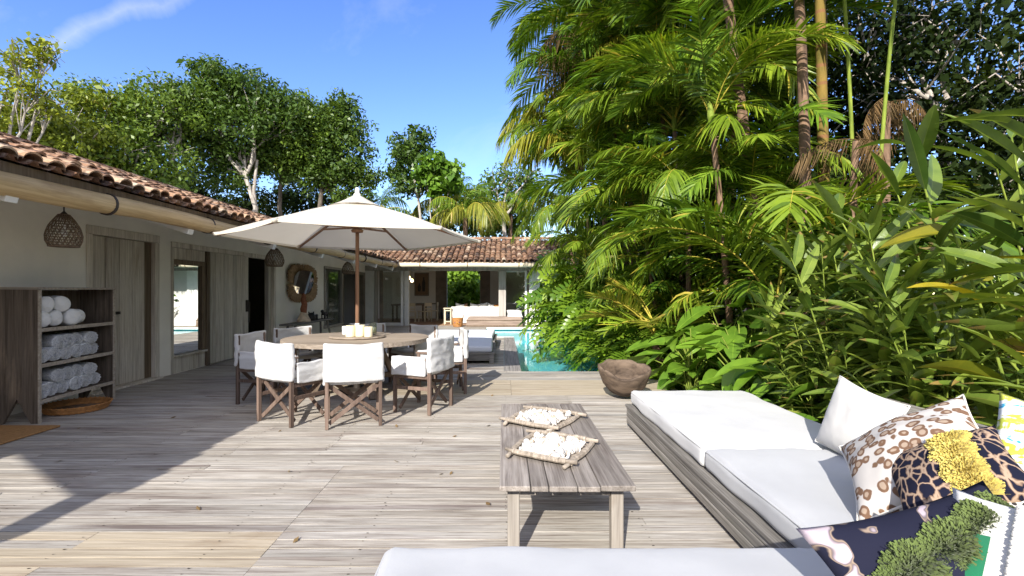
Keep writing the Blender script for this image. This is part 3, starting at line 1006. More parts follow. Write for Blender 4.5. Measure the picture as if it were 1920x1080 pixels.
mb.add([(-4.0, PE - 0.02, zr), (8, PE - 0.02, zr), (8, 22.0, zr + 3.5 * PIT), (-7.5, 22.0, zr + 3.5 * PIT)], [(0, 1, 2, 3)], 0.2)
mb.add([(-7.5, 25.5, zr), (8, 25.5, zr), (8, 22.0, zr + 3.5 * PIT), (-7.5, 22.0, zr + 3.5 * PIT)], [(3, 2, 1, 0)], 0.2)
mb.build('roof_boarding', 'white_paint', pav, solid=0.03)
mb = MB(42)
mb.tube([(-4.02 + k * 0.5, PE - 0.02, 2.35 + 0.008 * math.sin(k * 1.3)) for k in range(14)], [0.085 + 0.003 * math.sin(k * 2.3) for k in range(14)], 14, tint=0.5)
gut = mb.build('gutter', 'pale_bamboo', pav, smooth=True)
mb = MB(43)
for xx in (-3.1, -1.35, 0.55, 2.1):
    mb.tube([(xx - 0.015, PE - 0.02, 2.352), (xx + 0.015, PE - 0.02, 2.352)], 0.098, 16, tint=0.4)
mb.build('gutter_band', 'wicker', gut)
# header beam, posts
mb = MB(44)
mb.box((WX, PY - 0.1, 2.2), (6.0, PY + 0.1, 2.40), 0.5)
mb.build('header_beam', 'post_wood', pav, bevel=0.01)
def post(x0, x1, y0, y1, z1=2.198, m='post_wood', nm='post'):
    k = MB(int(abs(x0 * 100)) + 3)
    k.box((x0, y0, 0.0), (x1, y1, z1))
    return k.build(nm, m, pav, bevel=0.012)
X = lambda px: (px - CX) / FPX * PY
post(WX + 0.02, X(702), PY - 0.14, PY + 0.14, m='white_paint')
post(X(703), X(708), PY - 0.08, PY + 0.08); post(X(712), X(718), PY - 0.06, PY + 0.06, m='interior_wood')
post(X(752), X(757), PY - 0.07, PY + 0.07, m='white_paint'); post(X(759), X(767), PY - 0.1, PY + 0.1, m='white_paint')
post(X(935), X(948.5), PY - 0.14, PY + 0.14)
post(X(984), X(988), PY - 0.07, PY + 0.07, m='white_paint'); post(X(992), X(1012), PY - 0.16, PY + 0.16, m='white_paint')
for (p0, p1) in ((718.5, 751.5), (949, 983.5)):
    k = MB(3)
    k.add([(X(p0), PY, 0.12), (X(p1), PY, 0.12), (X(p1), PY, 2.19), (X(p0), PY, 2.19)], [(0, 1, 2, 3)], 0.5)
    g = k.build('glass_panel', 'window_glass', pav, solid=0.008)
    k = MB(4)
    k.box((X(p0), PY - 0.03, 0.0), (X(p1), PY + 0.03, 0.118)); k.box((X(p0), PY - 0.025, 2.14), (X(p1), PY + 0.025, 2.197))
    k.build('rail', 'white_paint', g, bevel=0.005)
mb = MB(45)
RY = 25.0
wall_with_holes(mb, -5.3, 6.0, RY, RY + 0.2, -0.1, 2.62, [((838 - CX) / FPX * RY, (900 - CX) / FPX * RY, 0.0, 2.5)], axis='x')
mb.box((-7.5, RY, -0.1), (-5.3, RY + 0.2, 2.6))
mb.build('wall', 'far_wall_paint', pav)
mb = MB(49); mb.box((-7.5, PY + 0.5, -0.1), (-5.31, PY + 0.7, 2.6)); mb.build('wall', 'far_wall_paint', pav)
mb = MB(50)
mb.box((6.005, PY, -0.1), (6.2, RY + 0.2, 2.6)); mb.build('wall', 'far_wall_paint', pav)
mb = MB(48); mb.box((1.5, PY - 0.05, -0.1), (6.0, PY + 0.05, 2.195)); mb.build('wall', 'far_wall_paint', pav)
mb = MB(46)
q = lambda px: (px - CX) / FPX * (RY - 0.05)
for (p0, p1, z0, z1, tn) in ((817, 837.5, 0, 2.5, 0.4), (900.5, 919, 0, 2.5, 0.6), (768, 817, 0.72, 0.78, 0.1), (837.5, 900.5, 2.4, 2.5, 0.3)):
    mb.box((q(p0), RY - 0.08, z0), (q(p1), RY - 0.004, z1), tn)
mb.build('partition', 'interior_wood', pav, bevel=0.006)
mb = MB(47)
mb.box((-7.2, PY + 0.004, -0.1), (6.0, RY, 0.006), 0.5)
mb.build('floor', 'terracotta', pav)
# ------------------------------------------------------------------ woven lamp shades under the eave
def weave_shade(mb_, prof, n, rows, r_strand=0.0042):
    """an open basket weave following a profile [(r, z)] : slanted strands both ways and level hoops"""
    zs = np.array([p[1] for p in prof]); rs = np.array([p[0] for p in prof])
    rad = lambda z: float(np.interp(z, zs, rs))
    z0, z1 = prof[0][1], prof[-1][1]
    for k in range(n):
        for sgn in (1, -1):
            pts = []
            for i in range(13):
                u = i / 12
                z = z0 + (z1 - z0) * u
                a = 2 * math.pi * k / n + sgn * u * 1.1
                pts.append((rad(z) * math.cos(a), rad(z) * math.sin(a), z))
            mb_.tube(pts, r_strand, 4, cap=False)
    for i in range(rows):
        z = z0 + (z1 - z0) * i / (rows - 1)
        pts = [(rad(z) * math.cos(2 * math.pi * j / 24), rad(z) * math.sin(2 * math.pi * j / 24), z) for j in range(25)]
        mb_.tube(pts, r_strand * (2.4 if i == 0 else 1.0), 4, cap=False)
lamp = thing('pendant_lamp', 'large bell shaped woven rattan lampshade hanging above the towel shelf', 'lamp', (0, 0, 0), 0, 'woven lampshades under the eave')
mb = MB(60)
weave_shade(mb, [(0.155, 0.0), (0.185, 0.06), (0.192, 0.13), (0.16, 0.24), (0.10, 0.33), (0.06, 0.38)], 20, 13, 0.0046)
mb.build('lamp_shade', 'dark_wicker', lamp, smooth=True)
mb = MB(61)
mb.tube([(0, 0, 0.36), (0, 0, 0.50)], 0.008, 6); mb.lathe([(0.05, 0.35), (0.056, 0.37), (0.03, 0.40), (0.012, 0.42)], 12)
mb.build('cord', 'iron', lamp)
mb = MB(62)
mb.lathe([(0.0, 0.12), (0.03, 0.135), (0.036, 0.165), (0.02, 0.21), (0.012, 0.27)], 12)
mb.build('bulb', 'white_paint', lamp, smooth=True)
lamp.location = P(120, 462, 5.15)
lamp.scale = (0.80, 0.80, 0.86)
l2 = dup(lamp, P(515, 499, 9.9), R(40), 'woven rattan lampshade hanging beside the dark doorway left of the fibre mirror', (0.92, 0.92, 0.92))
l3 = dup(lamp, P(652, 513.5, 14.3), R(80), 'small looking woven lampshade hanging before the glazed door behind the umbrella pole', (0.86, 0.86, 0.86))

# ------------------------------------------------------------------ towel shelf with rolled towels
SA, SB = Vector((-4.90, 5.24, 0)), Vector((-5.04, 6.45, 0))
SW = (SB - SA).length
yaw = math.atan2((SB - SA).y, (SB - SA).x)          # local x runs along the front of the shelf, local y goes back to the wall
shelf = thing('towel_shelf', 'dark worn wooden towel shelf standing against the white wall', 'shelf', SA, yaw)
DEP, SH = 0.40, 1.41
def side_panel(x0):
    k = MB(int(x0 * 100) + 70)
    pr = [(0.0, 0.0), (0.06, 0.0), (0.20, 0.27), (0.34, 0.0), (DEP, 0.0), (DEP, SH), (0.0, SH)]
    V = [(x0, y_, z_) for y_, z_ in pr] + [(x0 + 0.034, y_, z_) for y_, z_ in pr]
    n = len(pr)
    k.add(V, [tuple(range(n)), tuple(range(2 * n - 1, n - 1, -1))] + [(i, n + i, n + (i + 1) % n, (i + 1) % n)[::-1] for i in range(n)], 0.5)
    p_ = k.build('side_panel', 'shelf_wood', shelf, bevel=0.004)
    k = MB(4)
    k.box((x0 - 0.002, -0.012, 0.0), (x0 + 0.036, -0.002, SH - 0.003), 0.6)
    k.build('edge_strip', 'shelf_edge', p_)
side_panel(0.0); side_panel(SW - 0.034)
mb = MB(72); mb.box((-0.01, -0.015, SH + 0.002), (SW + 0.01, DEP + 0.01, SH + 0.028)); mb.build('shelf_top', 'shelf_edge', shelf, bevel=0.004)
mb = MB(73); mb.box((0.036, DEP - 0.02, 0.22), (SW - 0.036, DEP - 0.004, SH - 0.002), 0.2); mb.build('back_panel', 'shelf_wood', shelf)
SHZ = (0.24, 0.62, 1.00)
for z in SHZ:
    k = MB(int(z * 10)); k.box((0.036, 0.002, z - 0.035), (SW - 0.036, DEP - 0.022, z), 0.4)
    b_ = k.build('shelf_board', 'shelf_wood', shelf)
    k = MB(9); k.box((0.036, -0.010, z - 0.037), (SW - 0.036, 0.0, z + 0.002), 0.6); k.build('edge_strip', 'shelf_edge', b_)

def towel_mesh(r, L_, ribs, seed):
    k = MB(seed)
    rg = random.Random(seed)
    n = 26
    prof = []
    if ribs:
        for i in range(15):
            u = i / 14
            prof.append((r * 0.98 * u, 0.012 * (1 - u * u) + (0.013 if i % 2 else -0.009)))
    else:
        for i in range(8):
            u = i / 7
            prof.append((r * math.sin(u * math.pi / 2), 0.05 * math.cos(u * math.pi / 2)))
    prof += [(r, -0.02), (r * 1.01, -L_ * 0.3), (r * 0.985, -L_ * 0.6), (r, -L_)]
    vs_, fs = [], []
    for i, (rr, d) in enumerate(prof):
        for j in range(n):
            a = 2 * math.pi * j / n
            q = rr * (1 + 0.045 * math.sin(2 * a + seed) + 0.03 * math.sin(3 * a + seed * 2))
            sp = (0.009 if ribs else 0.004) * math.sin(j * (2.9 if ribs else 0.5) + i * 1.1) if rr > 0.01 else 0
            vs_.append((q * math.cos(a), -d + sp, q * math.sin(a)))
    for i in range(len(prof) - 1):
        for j in range(n):
            j2 = (j + 1) % n
            fs.append((i * n + j, i * n + j2, (i + 1) * n + j2, (i + 1) * n + j))
    return k.add(vs_, fs, 0.5)
tow = [towel_mesh(0.094, 0.33, False, 1), towel_mesh(0.077, 0.33, True, 2), towel_mesh(0.079, 0.33, True, 3), towel_mesh(0.088, 0.33, False, 4)]
M_sh = Matrix.Translation(SA) @ Matrix.Rotation(yaw, 4, 'Z')
tproto = {}
ordn = ['first', 'second', 'third', 'fourth', 'fifth', 'sixth', 'seventh', 'eighth', 'ninth']
def towel(kind, x, z, label, yoff=0.0, roll=0.0):
    if kind not in tproto:
        o_ = tow[kind].build('rolled_towel', 'towel_ribbed' if kind in (1, 2) else 'towel_white', None, smooth=True)
        tproto[kind] = o_
    else:
        o_ = tproto[kind].copy(); COL.objects.link(o_)
    o_.matrix_world = M_sh @ Matrix.Translation((x, 0.05 + yoff, z)) @ Matrix.Rotation(R(-20), 4, 'Z') @ Matrix.Rotation(roll, 4, 'Y')
    tag(o_, label, 'towel', 'white towels rolled on the shelf')
rg = random.Random(12)
for lv, (z, r_, kinds, lay) in enumerate(((SHZ[2], 0.092, (0, 3), [(0.13, 0.33, 0.53, 0.75), (0.21, 0.42)]),
                                         (SHZ[1], 0.077, (1, 2), [(0.11, 0.275, 0.44, 0.605, 0.77, 0.935), (0.35, 0.52, 0.69, 0.85)]),
                                         (SHZ[0], 0.077, (2, 1), [(0.11, 0.275, 0.44, 0.605, 0.77, 0.95), (0.36, 0.53, 0.70, 0.86)]))):
    shelfname = ('lowest', 'middle', 'top')[2 - lv]
    for row, xs in enumerate(lay):
        for i, x in enumerate(xs):
            zz = z + r_ + row * r_ * 1.72
            kind = kinds[(i + row) % 2]
            lab = 'smooth white towel roll' if lv == 0 else 'ribbed white towel roll'
            lab += ', %s from left, %s row, %s shelf board' % (ordn[i], ('bottom', 'upper')[row], shelfname)
            towel(kind, x, zz, lab, rg.uniform(-0.02, 0.05) + (0.08 if lv == 0 and i == 3 else 0), rg.uniform(0, 6))

# round basket under the shelf and doormat
bk = thing('basket_tray', 'shallow round wicker basket lying under the towel shelf', 'basket', (-5.02, 5.86, 0.002))
mb = MB(76)
for i in range(5):
    rr = 0.29 + 0.008 * i
    mb.tube([(rr * math.cos(2 * math.pi * j / 30), rr * math.sin(2 * math.pi * j / 30), 0.012 + i * 0.015) for j in range(31)], 0.009, 5, cap=False)
for j in range(40):
    a = 2 * math.pi * j / 40
    mb.bar((0.282 * math.cos(a), 0.282 * math.sin(a), 0.0), (0.335 * math.cos(a), 0.335 * math.sin(a), 0.085), 0.012, 0.006)
mb.build('rim', 'basket_orange', bk)
mb = MB(77); mb.lathe([(0.0, 0.004), (0.285, 0.004), (0.29, 0.012), (0.0, 0.012)], 30, tint=0.3); mb.build('bottom', 'wicker', bk)
mb = MB(78)
rounded(mb, 0.84, 0.68, 0.018, 0.008, (24, 20, 2), wob=0.004, wf=6)
o = mb.build('doormat', 'jute_mat', smooth=True)
put(o, (-4.97, 4.78, 0.012)); tag(o, 'rust brown jute doormat on the deck in front of the towel shelf', 'doormat')

# ------------------------------------------------------------------ straw mirror, bench and carvings
mirror = thing('straw_mirror', 'wide wall mirror with a shaggy brown straw frame', 'mirror', (WX + 0.03, 13.64, 1.60))
def sup(a, ry, rz, p=3.2):
    c, s_ = math.cos(a), math.sin(a)
    return (math.copysign(abs(c) ** (2 / p), c) * ry, math.copysign(abs(s_) ** (2 / p), s_) * rz)
mb = MB(80)
rg = random.Random(80)
for k in range(1300):
    a = rg.uniform(0, 2 * math.pi)
    y0, z0 = sup(a, 0.60, 0.31); y1, z1 = sup(a + rg.uniform(-0.06, 0.06), 0.95, 0.50)
    e = rg.uniform(0.9, 1.06); lift = rg.uniform(0.0, 0.05)
    mb.bar((0.02 + rg.uniform(0, 0.02), y0, z0), (0.01 + lift, y1 * e, z1 * e), 0.022, 0.007, (1, 0, 0))
mb.build('straw_frame', 'straw', mirror)
mb = MB(81)
ring = []
for k in range(40):
    q = sup(2 * math.pi * k / 40, 0.66, 0.35)
    ring.append((0.055 + 0.14 * q[1], *q))
mb.add(ring, [tuple(range(40))], 0.5)
mb.build('mirror_pane', 'mirror_glass', mirror)
bench = thing('bench', 'long grey wooden bench under the straw mirror', 'bench', (-5.2, 13.3, 0))
mb = MB(82); mb.box((-0.17, -1.4, 0.55), (0.17, 1.4, 0.595)); mb.build('seat', 'sofa_wood', bench, bevel=0.008)
for sy in (-1, 1):
    for sx in (-1, 1):
        k = MB(83); k.bar((sx * 0.15, sy * 1.28, 0), (sx * 0.09, sy * 1.08, 0.549), 0.05, 0.05, (0, 1, 0)); k.build('leg', 'sofa_wood', bench, bevel=0.006)
scu = thing('sculpture', 'twisted driftwood figure on a pale cone base on the bench', 'sculpture', (-5.2, 12.95, 0.597))
mb = MB(84)
mb.lathe([(0.0, 0.0), (0.21, 0.0), (0.2, 0.05), (0.13, 0.16), (0.085, 0.28), (0.05, 0.38)], 16, sx=0.8)
mb.build('base', 'sculpture_stone', scu, smooth=True)
mb = MB(85)
mb.tube([(0, 0.0, 0.2), (0.02, -0.06, 0.32), (0, 0.05, 0.45), (0.01, -0.05, 0.56), (0, 0.02, 0.66), (0, -0.03, 0.72)], [0.07, 0.085, 0.075, 0.07, 0.055, 0.03], 9)
mb.tube([(0, 0.04, 0.40), (0.02, 0.11, 0.5), (0, 0.07, 0.6)], [0.03, 0.03, 0.015], 7)
mb.build('trunk', 'sculpture_red', scu, smooth=True)
fg = thing('carved_figure', 'squat black carved animal head on the bench beside the driftwood figure', 'figure', (-5.2, 13.45, 0.597), 0, 'black carvings on the bench')
mb = MB(86)
mb.lathe([(0.0, 0), (0.10, 0), (0.115, 0.08), (0.10, 0.15), (0.06, 0.2), (0, 0.215)], 12); mb.tube([(0, 0.08, 0.16), (0, 0.15, 0.12), (0, 0.19, 0.05)], [0.045, 0.04, 0.02], 8)
mb.tube([(0.05, 0, 0.18), (0.07, 0, 0.24)], [0.03, 0.01], 6); mb.tube([(-0.05, 0, 0.18), (-0.07, 0, 0.24)], [0.03, 0.01], 6)
mb.build('body', 'black_figure', fg, smooth=True)
mb = MB(87)
mb.lathe([(0.0, 0), (0.045, 0), (0.04, 0.02), (0.035, 0.1), (0.045, 0.13), (0.03, 0.15), (0, 0.155)], 10)
o = mb.build('carved_figure', 'black_figure', smooth=True); put(o, (-5.18, 13.78, 0.597)); tag(o, 'thin black upright carving, middle piece on the bench', 'figure', 'black carvings on the bench')
dog = thing('carved_figure', 'black carved four legged animal at the far end of the bench', 'figure', (-5.2, 14.45, 0.597), 0, 'black carvings on the bench')
mb = MB(88)
mb.tube([(0, -0.16, 0.14), (0, -0.05, 0.15), (0, 0.1, 0.13), (0, 0.16, 0.13)], [0.04, 0.055, 0.05, 0.03], 9)
mb.tube([(0, -0.13, 0.15), (0, -0.19, 0.22), (0, -0.26, 0.2)], [0.04, 0.045, 0.02], 8)
for y_ in (-0.12, 0.12):
    for x_ in (-0.035, 0.035):
        mb.tube([(x_, y_, 0.13), (x_, y_ + 0.015, 0.0)], [0.022, 0.016], 6)
mb.tube([(0, 0.15, 0.14), (0, 0.22, 0.2)], [0.015, 0.008], 6)
mb.build('body', 'black_figure', dog, smooth=True)

# ------------------------------------------------------------------ umbrella
UC = Vector((-2.03, 6.90, 0))
umb = thing('umbrella', 'big cream hexagonal market umbrella over the round dining table', 'umbrella', UC)
RIM, RZ, TZ, TR = 1.74, 2.14, 2.62, 0.27
ang = [R(18 + 60 * k) for k in range(6)]
tipz = [2.15, 2.12, 2.13, 2.14, 2.15, 2.14]
mb = MB(90)
for k in range(6):
    a0, a1 = ang[k], ang[(k + 1) % 6]
    v0 = Vector((math.cos(a0) * RIM, math.sin(a0) * RIM, tipz[k])); v1 = Vector((math.cos(a1) * RIM, math.sin(a1) * RIM, tipz[(k + 1) % 6]))
    t0 = Vector((math.cos(a0) * TR, math.sin(a0) * TR, TZ - 0.05)); t1 = Vector((math.cos(a1) * TR, math.sin(a1) * TR, TZ - 0.05))
    def fn(u, v, v0=v0, v1=v1, t0=t0, t1=t1):
        w = 4 * u * (1 - u)
        top, rim = t0.lerp(t1, u), v0.lerp(v1, u) * 1.0
        p = top.lerp(rim, v)
        c = Vector((p.x, p.y, 0)) * (-0.022 * w * v)
        return p + c + Vector((0, 0, -0.028 * w * math.sin(math.pi * min(1, v * 0.85)) + 0.02 * math.sin(v * math.pi)))
    mb.grid(fn, 14, 14, tint=0.5)
    def hem(u, v, fn=fn):
        p = fn(u, 1.0)
        return p + Vector((p.x * 0.004 * v, p.y * 0.004 * v, -0.03 * v))
    mb.grid(hem, 14, 1, tint=0.45)
canopy = mb.build('canopy', 'umbrella_canvas', umb, smooth=True)
mb = MB(91)
for k in range(6):
    a0, a1 = ang[k], ang[(k + 1) % 6]
    def fn(u, v, a0=a0, a1=a1):
        c0, c1 = Vector((math.cos(a0), math.sin(a0), 0)), Vector((math.cos(a1), math.sin(a1), 0))
        d = c0.lerp(c1, u)
        r_ = 0.05 + (0.40 - 0.05) * v
        return d * r_ + Vector((0, 0, 2.715 - 0.165 * v - 0.02 * math.sin(v * math.pi) * 0.5 + 0.012 * math.sin(u * math.pi) * v))
    mb.grid(fn, 8, 6, tint=0.6)
mb.build('vent', 'umbrella_canvas', canopy, smooth=True)
mb = MB(92)
mb.tube([(0, 0, 0.05), (0, 0, 2.7)], 0.026, 14, tint=0.5); mb.build('pole', 'umbrella_wood', umb, smooth=True)
mb = MB(93); mb.lathe([(0.05, 2.70), (0.05, 2.73), (0.03, 2.75), (0.032, 2.80), (0.02, 2.825), (0, 2.83)], 12, tint=0.9); mb.build('finial', 'white_paint', umb, smooth=True)
mb = MB(94); mb.lathe([(0.03, 2.20), (0.075, 2.205), (0.085, 2.235), (0.06, 2.25), (0.085, 2.27), (0.085, 2.30), (0.03, 2.31)], 14, tint=0.5); mb.build('hub', 'umbrella_wood', umb)
for k in range(6):
    d = Vector((math.cos(ang[k]), math.sin(ang[k]), 0))
    m_ = MB(95 + k)
    m_.bar(d * 0.06 + Vector((0, 0, TZ - 0.03)), d * (RIM - 0.02) + Vector((0, 0, tipz[k] - 0.03)), 0.022, 0.032)
    rb = m_.build('rib', 'umbrella_wood', umb, bevel=0.003)
    m_ = MB(99)
    m_.bar(d * 0.07 + Vector((0, 0, 2.275)), d * 0.95 + Vector((0, 0, TZ - 0.03 - (TZ - RZ) * 0.5 - 0.025)), 0.018, 0.026)
    m_.build('strut', 'umbrella_wood', rb)
    m_ = MB(98)
    m_.tube([d * (RIM - 0.05) + Vector((0, 0, tipz[k] - 0.012)), d * (RIM + 0.025) + Vector((0, 0, tipz[k] - 0.02))], [0.03, 0.024], 8, tint=0.7)
    m_.build('tip_pocket', 'umbrella_canvas', canopy, smooth=True)
mb = MB(96); mb.lathe([(0.26, 0.004), (0.26, 0.045), (0.24, 0.055), (0.05, 0.06), (0.045, 0.28), (0.03, 0.29)], 24, tint=0.5); mb.build('base', 'iron', umb)
mb = MB(97); mb.lathe([(0.031, 0.83), (0.034, 0.84), (0.034, 0.94), (0.03, 0.95)], 14, tint=0.5); mb.build('collar', 'white_paint', umb, smooth=True)

# ------------------------------------------------------------------ dining table
dt = thing('dining_table', 'large round weathered wooden dining table with the umbrella pole through it', 'table', UC)
TT = 0.755
mb = MB(100)
rg = random.Random(100)
nP = 9
for k in range(nP):                                      # planks trimmed to a disc, the joints open a hair
    x0, x1 = -0.975 + k * 1.95 / nP + 0.0015, -0.975 + (k + 1) * 1.95 / nP - 0.0015
    up, lo = [], []
    for i in range(15):
        xx = x0 + (x1 - x0) * i / 14
        yy = math.sqrt(max(0, 0.975 ** 2 - xx * xx))
        up.append((yy, xx)); lo.append((-yy, xx))
    ol = up + lo[::-1]
    n = len(ol)
    V = [(p[0], p[1], TT - 0.055) for p in ol] + [(p[0], p[1], TT + rg.uniform(-0.001, 0.001)) for p in ol]
    mb.add(V, [tuple(range(n))[::-1] if False else tuple(range(n)), tuple(range(2 * n - 1, n - 1, -1))] + [(i, n + i, n + (i + 1) % n, (i + 1) % n) for i in range(n)])
o = mb.build('tabletop', 'table_wood', dt)
import bmesh
bm = bmesh.new(); bm.from_mesh(o.data); bmesh.ops.recalc_face_normals(bm, faces=bm.faces); bm.to_mesh(o.data); bm.free()
for k in range(4):
    a = R(35 + 90 * k)
    d = Vector((math.cos(a), math.sin(a), 0))
    m_ = MB(101 + k)
    m_.bar(d * 0.62, d * 0.30 + Vector((0, 0, 0.64)), 0.10, 0.07, (0, 0, 1))
    m_.build('leg', 'table_leg_wood', dt, bevel=0.006)
mb = MB(105)
for k in range(2):
    a = R(35 + 90 * k); d = Vector((math.cos(a), math.sin(a), 0))
    mb.bar(d * -0.75 + Vector((0, 0, 0.665 + 0.0)), d * 0.75 + Vector((0, 0, 0.665)), 0.09, 0.065 - 0.004 * k)
    mb.bar(d * -0.52 + Vector((0, 0, 0.2)), d * 0.52 + Vector((0, 0, 0.2)), 0.07, 0.07 - 0.004 * k)
mb.build('cross_beam', 'table_leg_wood', dt, bevel=0.005)
lz = thing('serving_tray', 'round wooden tray with candles in the middle of the dining table', 'tray', UC + Vector((0.02, -0.05, TT + 0.002)))
mb = MB(106)
mb.lathe([(0.05, 0.0), (0.36, 0.0), (0.375, 0.012), (0.36, 0.03), (0.05, 0.03)], 40, tint=0.3)
mb.build('plate', 'table_wood', lz)
for k, (px, py, r_, hh, lb) in enumerate(((657, 620, 0.062, 0.150, 'cream pillar candle at the left of the wooden tray'), (675, 622, 0.066, 0.155, 'cream pillar candle in the middle front of the wooden tray'), (691, 618, 0.055, 0.135, 'cream pillar candle at the right of the wooden tray'))):
    Y = 6.62 + 0.05 * (k % 2)
    cp = P(px, py, Y); cp.z = TT + 0.033
    cn = thing('candle', lb, 'candle', cp, 0, 'candles on the dining table')
    m_ = MB(107 + k)
    m_.lathe([(0.0, 0), (r_ * 0.97, 0), (r_, 0.008), (r_ * 0.99, hh - 0.008), (r_ * 0.9, hh), (r_ * 0.5, hh - 0.012), (0, hh - 0.014)], 22, tint=0.6)
    m_.build('wax', 'candle_wax', cn, smooth=True)
    m_ = MB(3); m_.tube([(0, 0, hh - 0.015), (0.003, 0, hh + 0.012)], 0.003, 5); m_.build('wick', 'iron', cn)
cp = P(699, 618, 6.98); cp.z = TT + 0.033
cn = thing('candle_jar', 'clear glass candle jar behind the pillar candles', 'jar', cp)
mb = MB(111); mb.lathe([(0.0, 0), (0.05, 0), (0.055, 0.01), (0.055, 0.17), (0.05, 0.17), (0.05, 0.02), (0, 0.018)], 20); mb.build('glass', 'window_glass', cn, smooth=True)
mb = MB(112); mb.lathe([(0.0, 0.02), (0.046, 0.02), (0.046, 0.1), (0, 0.1)], 16); mb.build('wax', 'candle_wax', cn, smooth=True)
cp = P(648, 619, 6.98); cp.z = TT + 0.033
mb = MB(113); mb.lathe([(0.0, 0), (0.046, 0), (0.048, 0.01), (0.048, 0.11), (0.042, 0.116), (0.036, 0.10), (0, 0.098)], 20, tint=0.8)
o = mb.build('cup', 'glass_candle', smooth=True); put(o, cp); tag(o, 'white cup standing left behind the pillar candles', 'cup')

# ------------------------------------------------------------------ director's chairs
ch = thing('director_chair', 'x', 'chair', (0, 0, 0), 0, "white director's chairs around the dining table")
for sx in (-1, 1):
    k = MB(120 + sx); k.box((sx * 0.262 - 0.017, -0.245, 0), (sx * 0.262 + 0.017, -0.205, 0.845)); k.build('leg', 'chair_wood', ch, bevel=0.004)
    k = MB(123 + sx); k.box((sx * 0.262 - 0.017, 0.205, 0), (sx * 0.262 + 0.017, 0.245, 0.61)); k.build('leg', 'chair_wood', ch, bevel=0.004)
    k = MB(126 + sx); k.box((sx * 0.262 - 0.012, -0.204, 0.27), (sx * 0.262 + 0.012, 0.204, 0.31)); k.box((sx * 0.255 - 0.02, -0.204, 0.40), (sx * 0.255 + 0.015, 0.204, 0.435))
    k.box((sx * 0.265 - 0.025, -0.2, 0.612), (sx * 0.265 + 0.025, 0.26, 0.634)); k.build('side_rail', 'chair_wood', ch, bevel=0.004)
for y_ in (-0.185, 0.185):
    k = MB(130)
    k.bar((-0.243, y_ - 0.012, 0.05), (0.235, y_ - 0.012, 0.42), 0.02, 0.042, (0, 0, 1)); k.bar((0.243, y_ + 0.012, 0.05), (-0.235, y_ + 0.012, 0.42), 0.02, 0.042, (0, 0, 1))
    k.tube([(0, y_ - 0.03, 0.235), (0, y_ + 0.03, 0.235)], 0.01, 8)
    k.build('cross_brace', 'chair_wood', ch, bevel=0.003)
def cover(nm, sx, sy, sz, c, seed, bow=0.0, droop=0.0, n=(26, 3, 20)):
    k = MB(seed)
    rounded(k, sx, sy, sz, min(sx, sy, sz) * 0.42, n, wob=0.012, wf=7, seed=seed, M=None)
    vs_ = []
    for (x, y, z) in k.v:
        u = 1 - min(1, (2 * x / sx) ** 2) if sx > sy else 1 - min(1, (2 * y / sy) ** 2)
        top = max(0, 2 * z / sz)
        # slack folds that run across the cloth
        w = 0.007 * math.sin(z * 48 + 3.5 * math.sin(x * 6 + seed) + seed) * (0.4 + noise.noise(Vector((x * 5, y * 5, z * 9 + seed))))
        w += 0.006 * noise.noise(Vector((x * 16, y * 16, z * 30 + seed)))
        vs_.append((x + c[0] + (w if sy > sx else 0), y + c[1] - bow * u + (w if sx >= sy else 0), z + c[2] - droop * u * top))
    k.v = vs_
    return k.build(nm, 'chair_canvas', ch, smooth=True)
cover('back_cover', 0.60, 0.055, 0.40, (0, -0.228, 0.672), 131, bow=0.035, droop=0.022)
cover('arm_cover', 0.036, 0.44, 0.215, (0.285, 0.035, 0.545), 132, n=(2, 18, 14))
cover('arm_cover', 0.036, 0.44, 0.215, (-0.285, 0.035, 0.545), 133, n=(2, 18, 14))
k = MB(134); rounded(k, 0.50, 0.45, 0.05, 0.02, (10, 10, 2), wob=0.008, wf=6, sag=0.02); k.v = [(x, y + 0.01, z + 0.465) for x, y, z in k.v]
k.build('seat', 'chair_canvas', ch, smooth=True)
CHAIRS = [
    ((-1.60, 5.31), (-0.30, 0.95), "white director's chair with its back square to the coffee table, nearest to it"),
    ((-2.29, 5.42), (0.49, 0.87), "white director's chair left front of the table, at the tip of the roof shadow"),
    ((-0.95, 5.91), (-0.93, 0.36), "white director's chair in front of the pool side, back cover shaded grey, arm lit white"),
    ((-0.80, 6.98), (-0.96, -0.20), "white director's chair seen edge on between the shaded grey backed chair and the daybed"),
    ((-1.40, 7.67), (-0.55, -0.83), "white director's chair behind the table, pool side, its inner back in grey shade"),
    ((-2.22, 7.95), (0.1, -1.0), "white director's chair hidden behind the candles and umbrella pole"),
    ((-2.92, 7.20), (0.80, -0.60), "white director's chair behind the left rim of the table, below the straw mirror"),
    ((-3.02, 6.37), (0.97, -0.12), "white director's chair far left of the table, side on before the dark doorway"),
]
for i, ((x, y), (fx, fy), lab) in enumerate(CHAIRS):
    rz = math.atan2(fy, fx) - math.pi / 2
    if i == 0:
        put(ch, (x, y, 0.002), (0, 0, rz), lab)
    else:
        dup(ch, (x, y, 0.002), rz, lab)

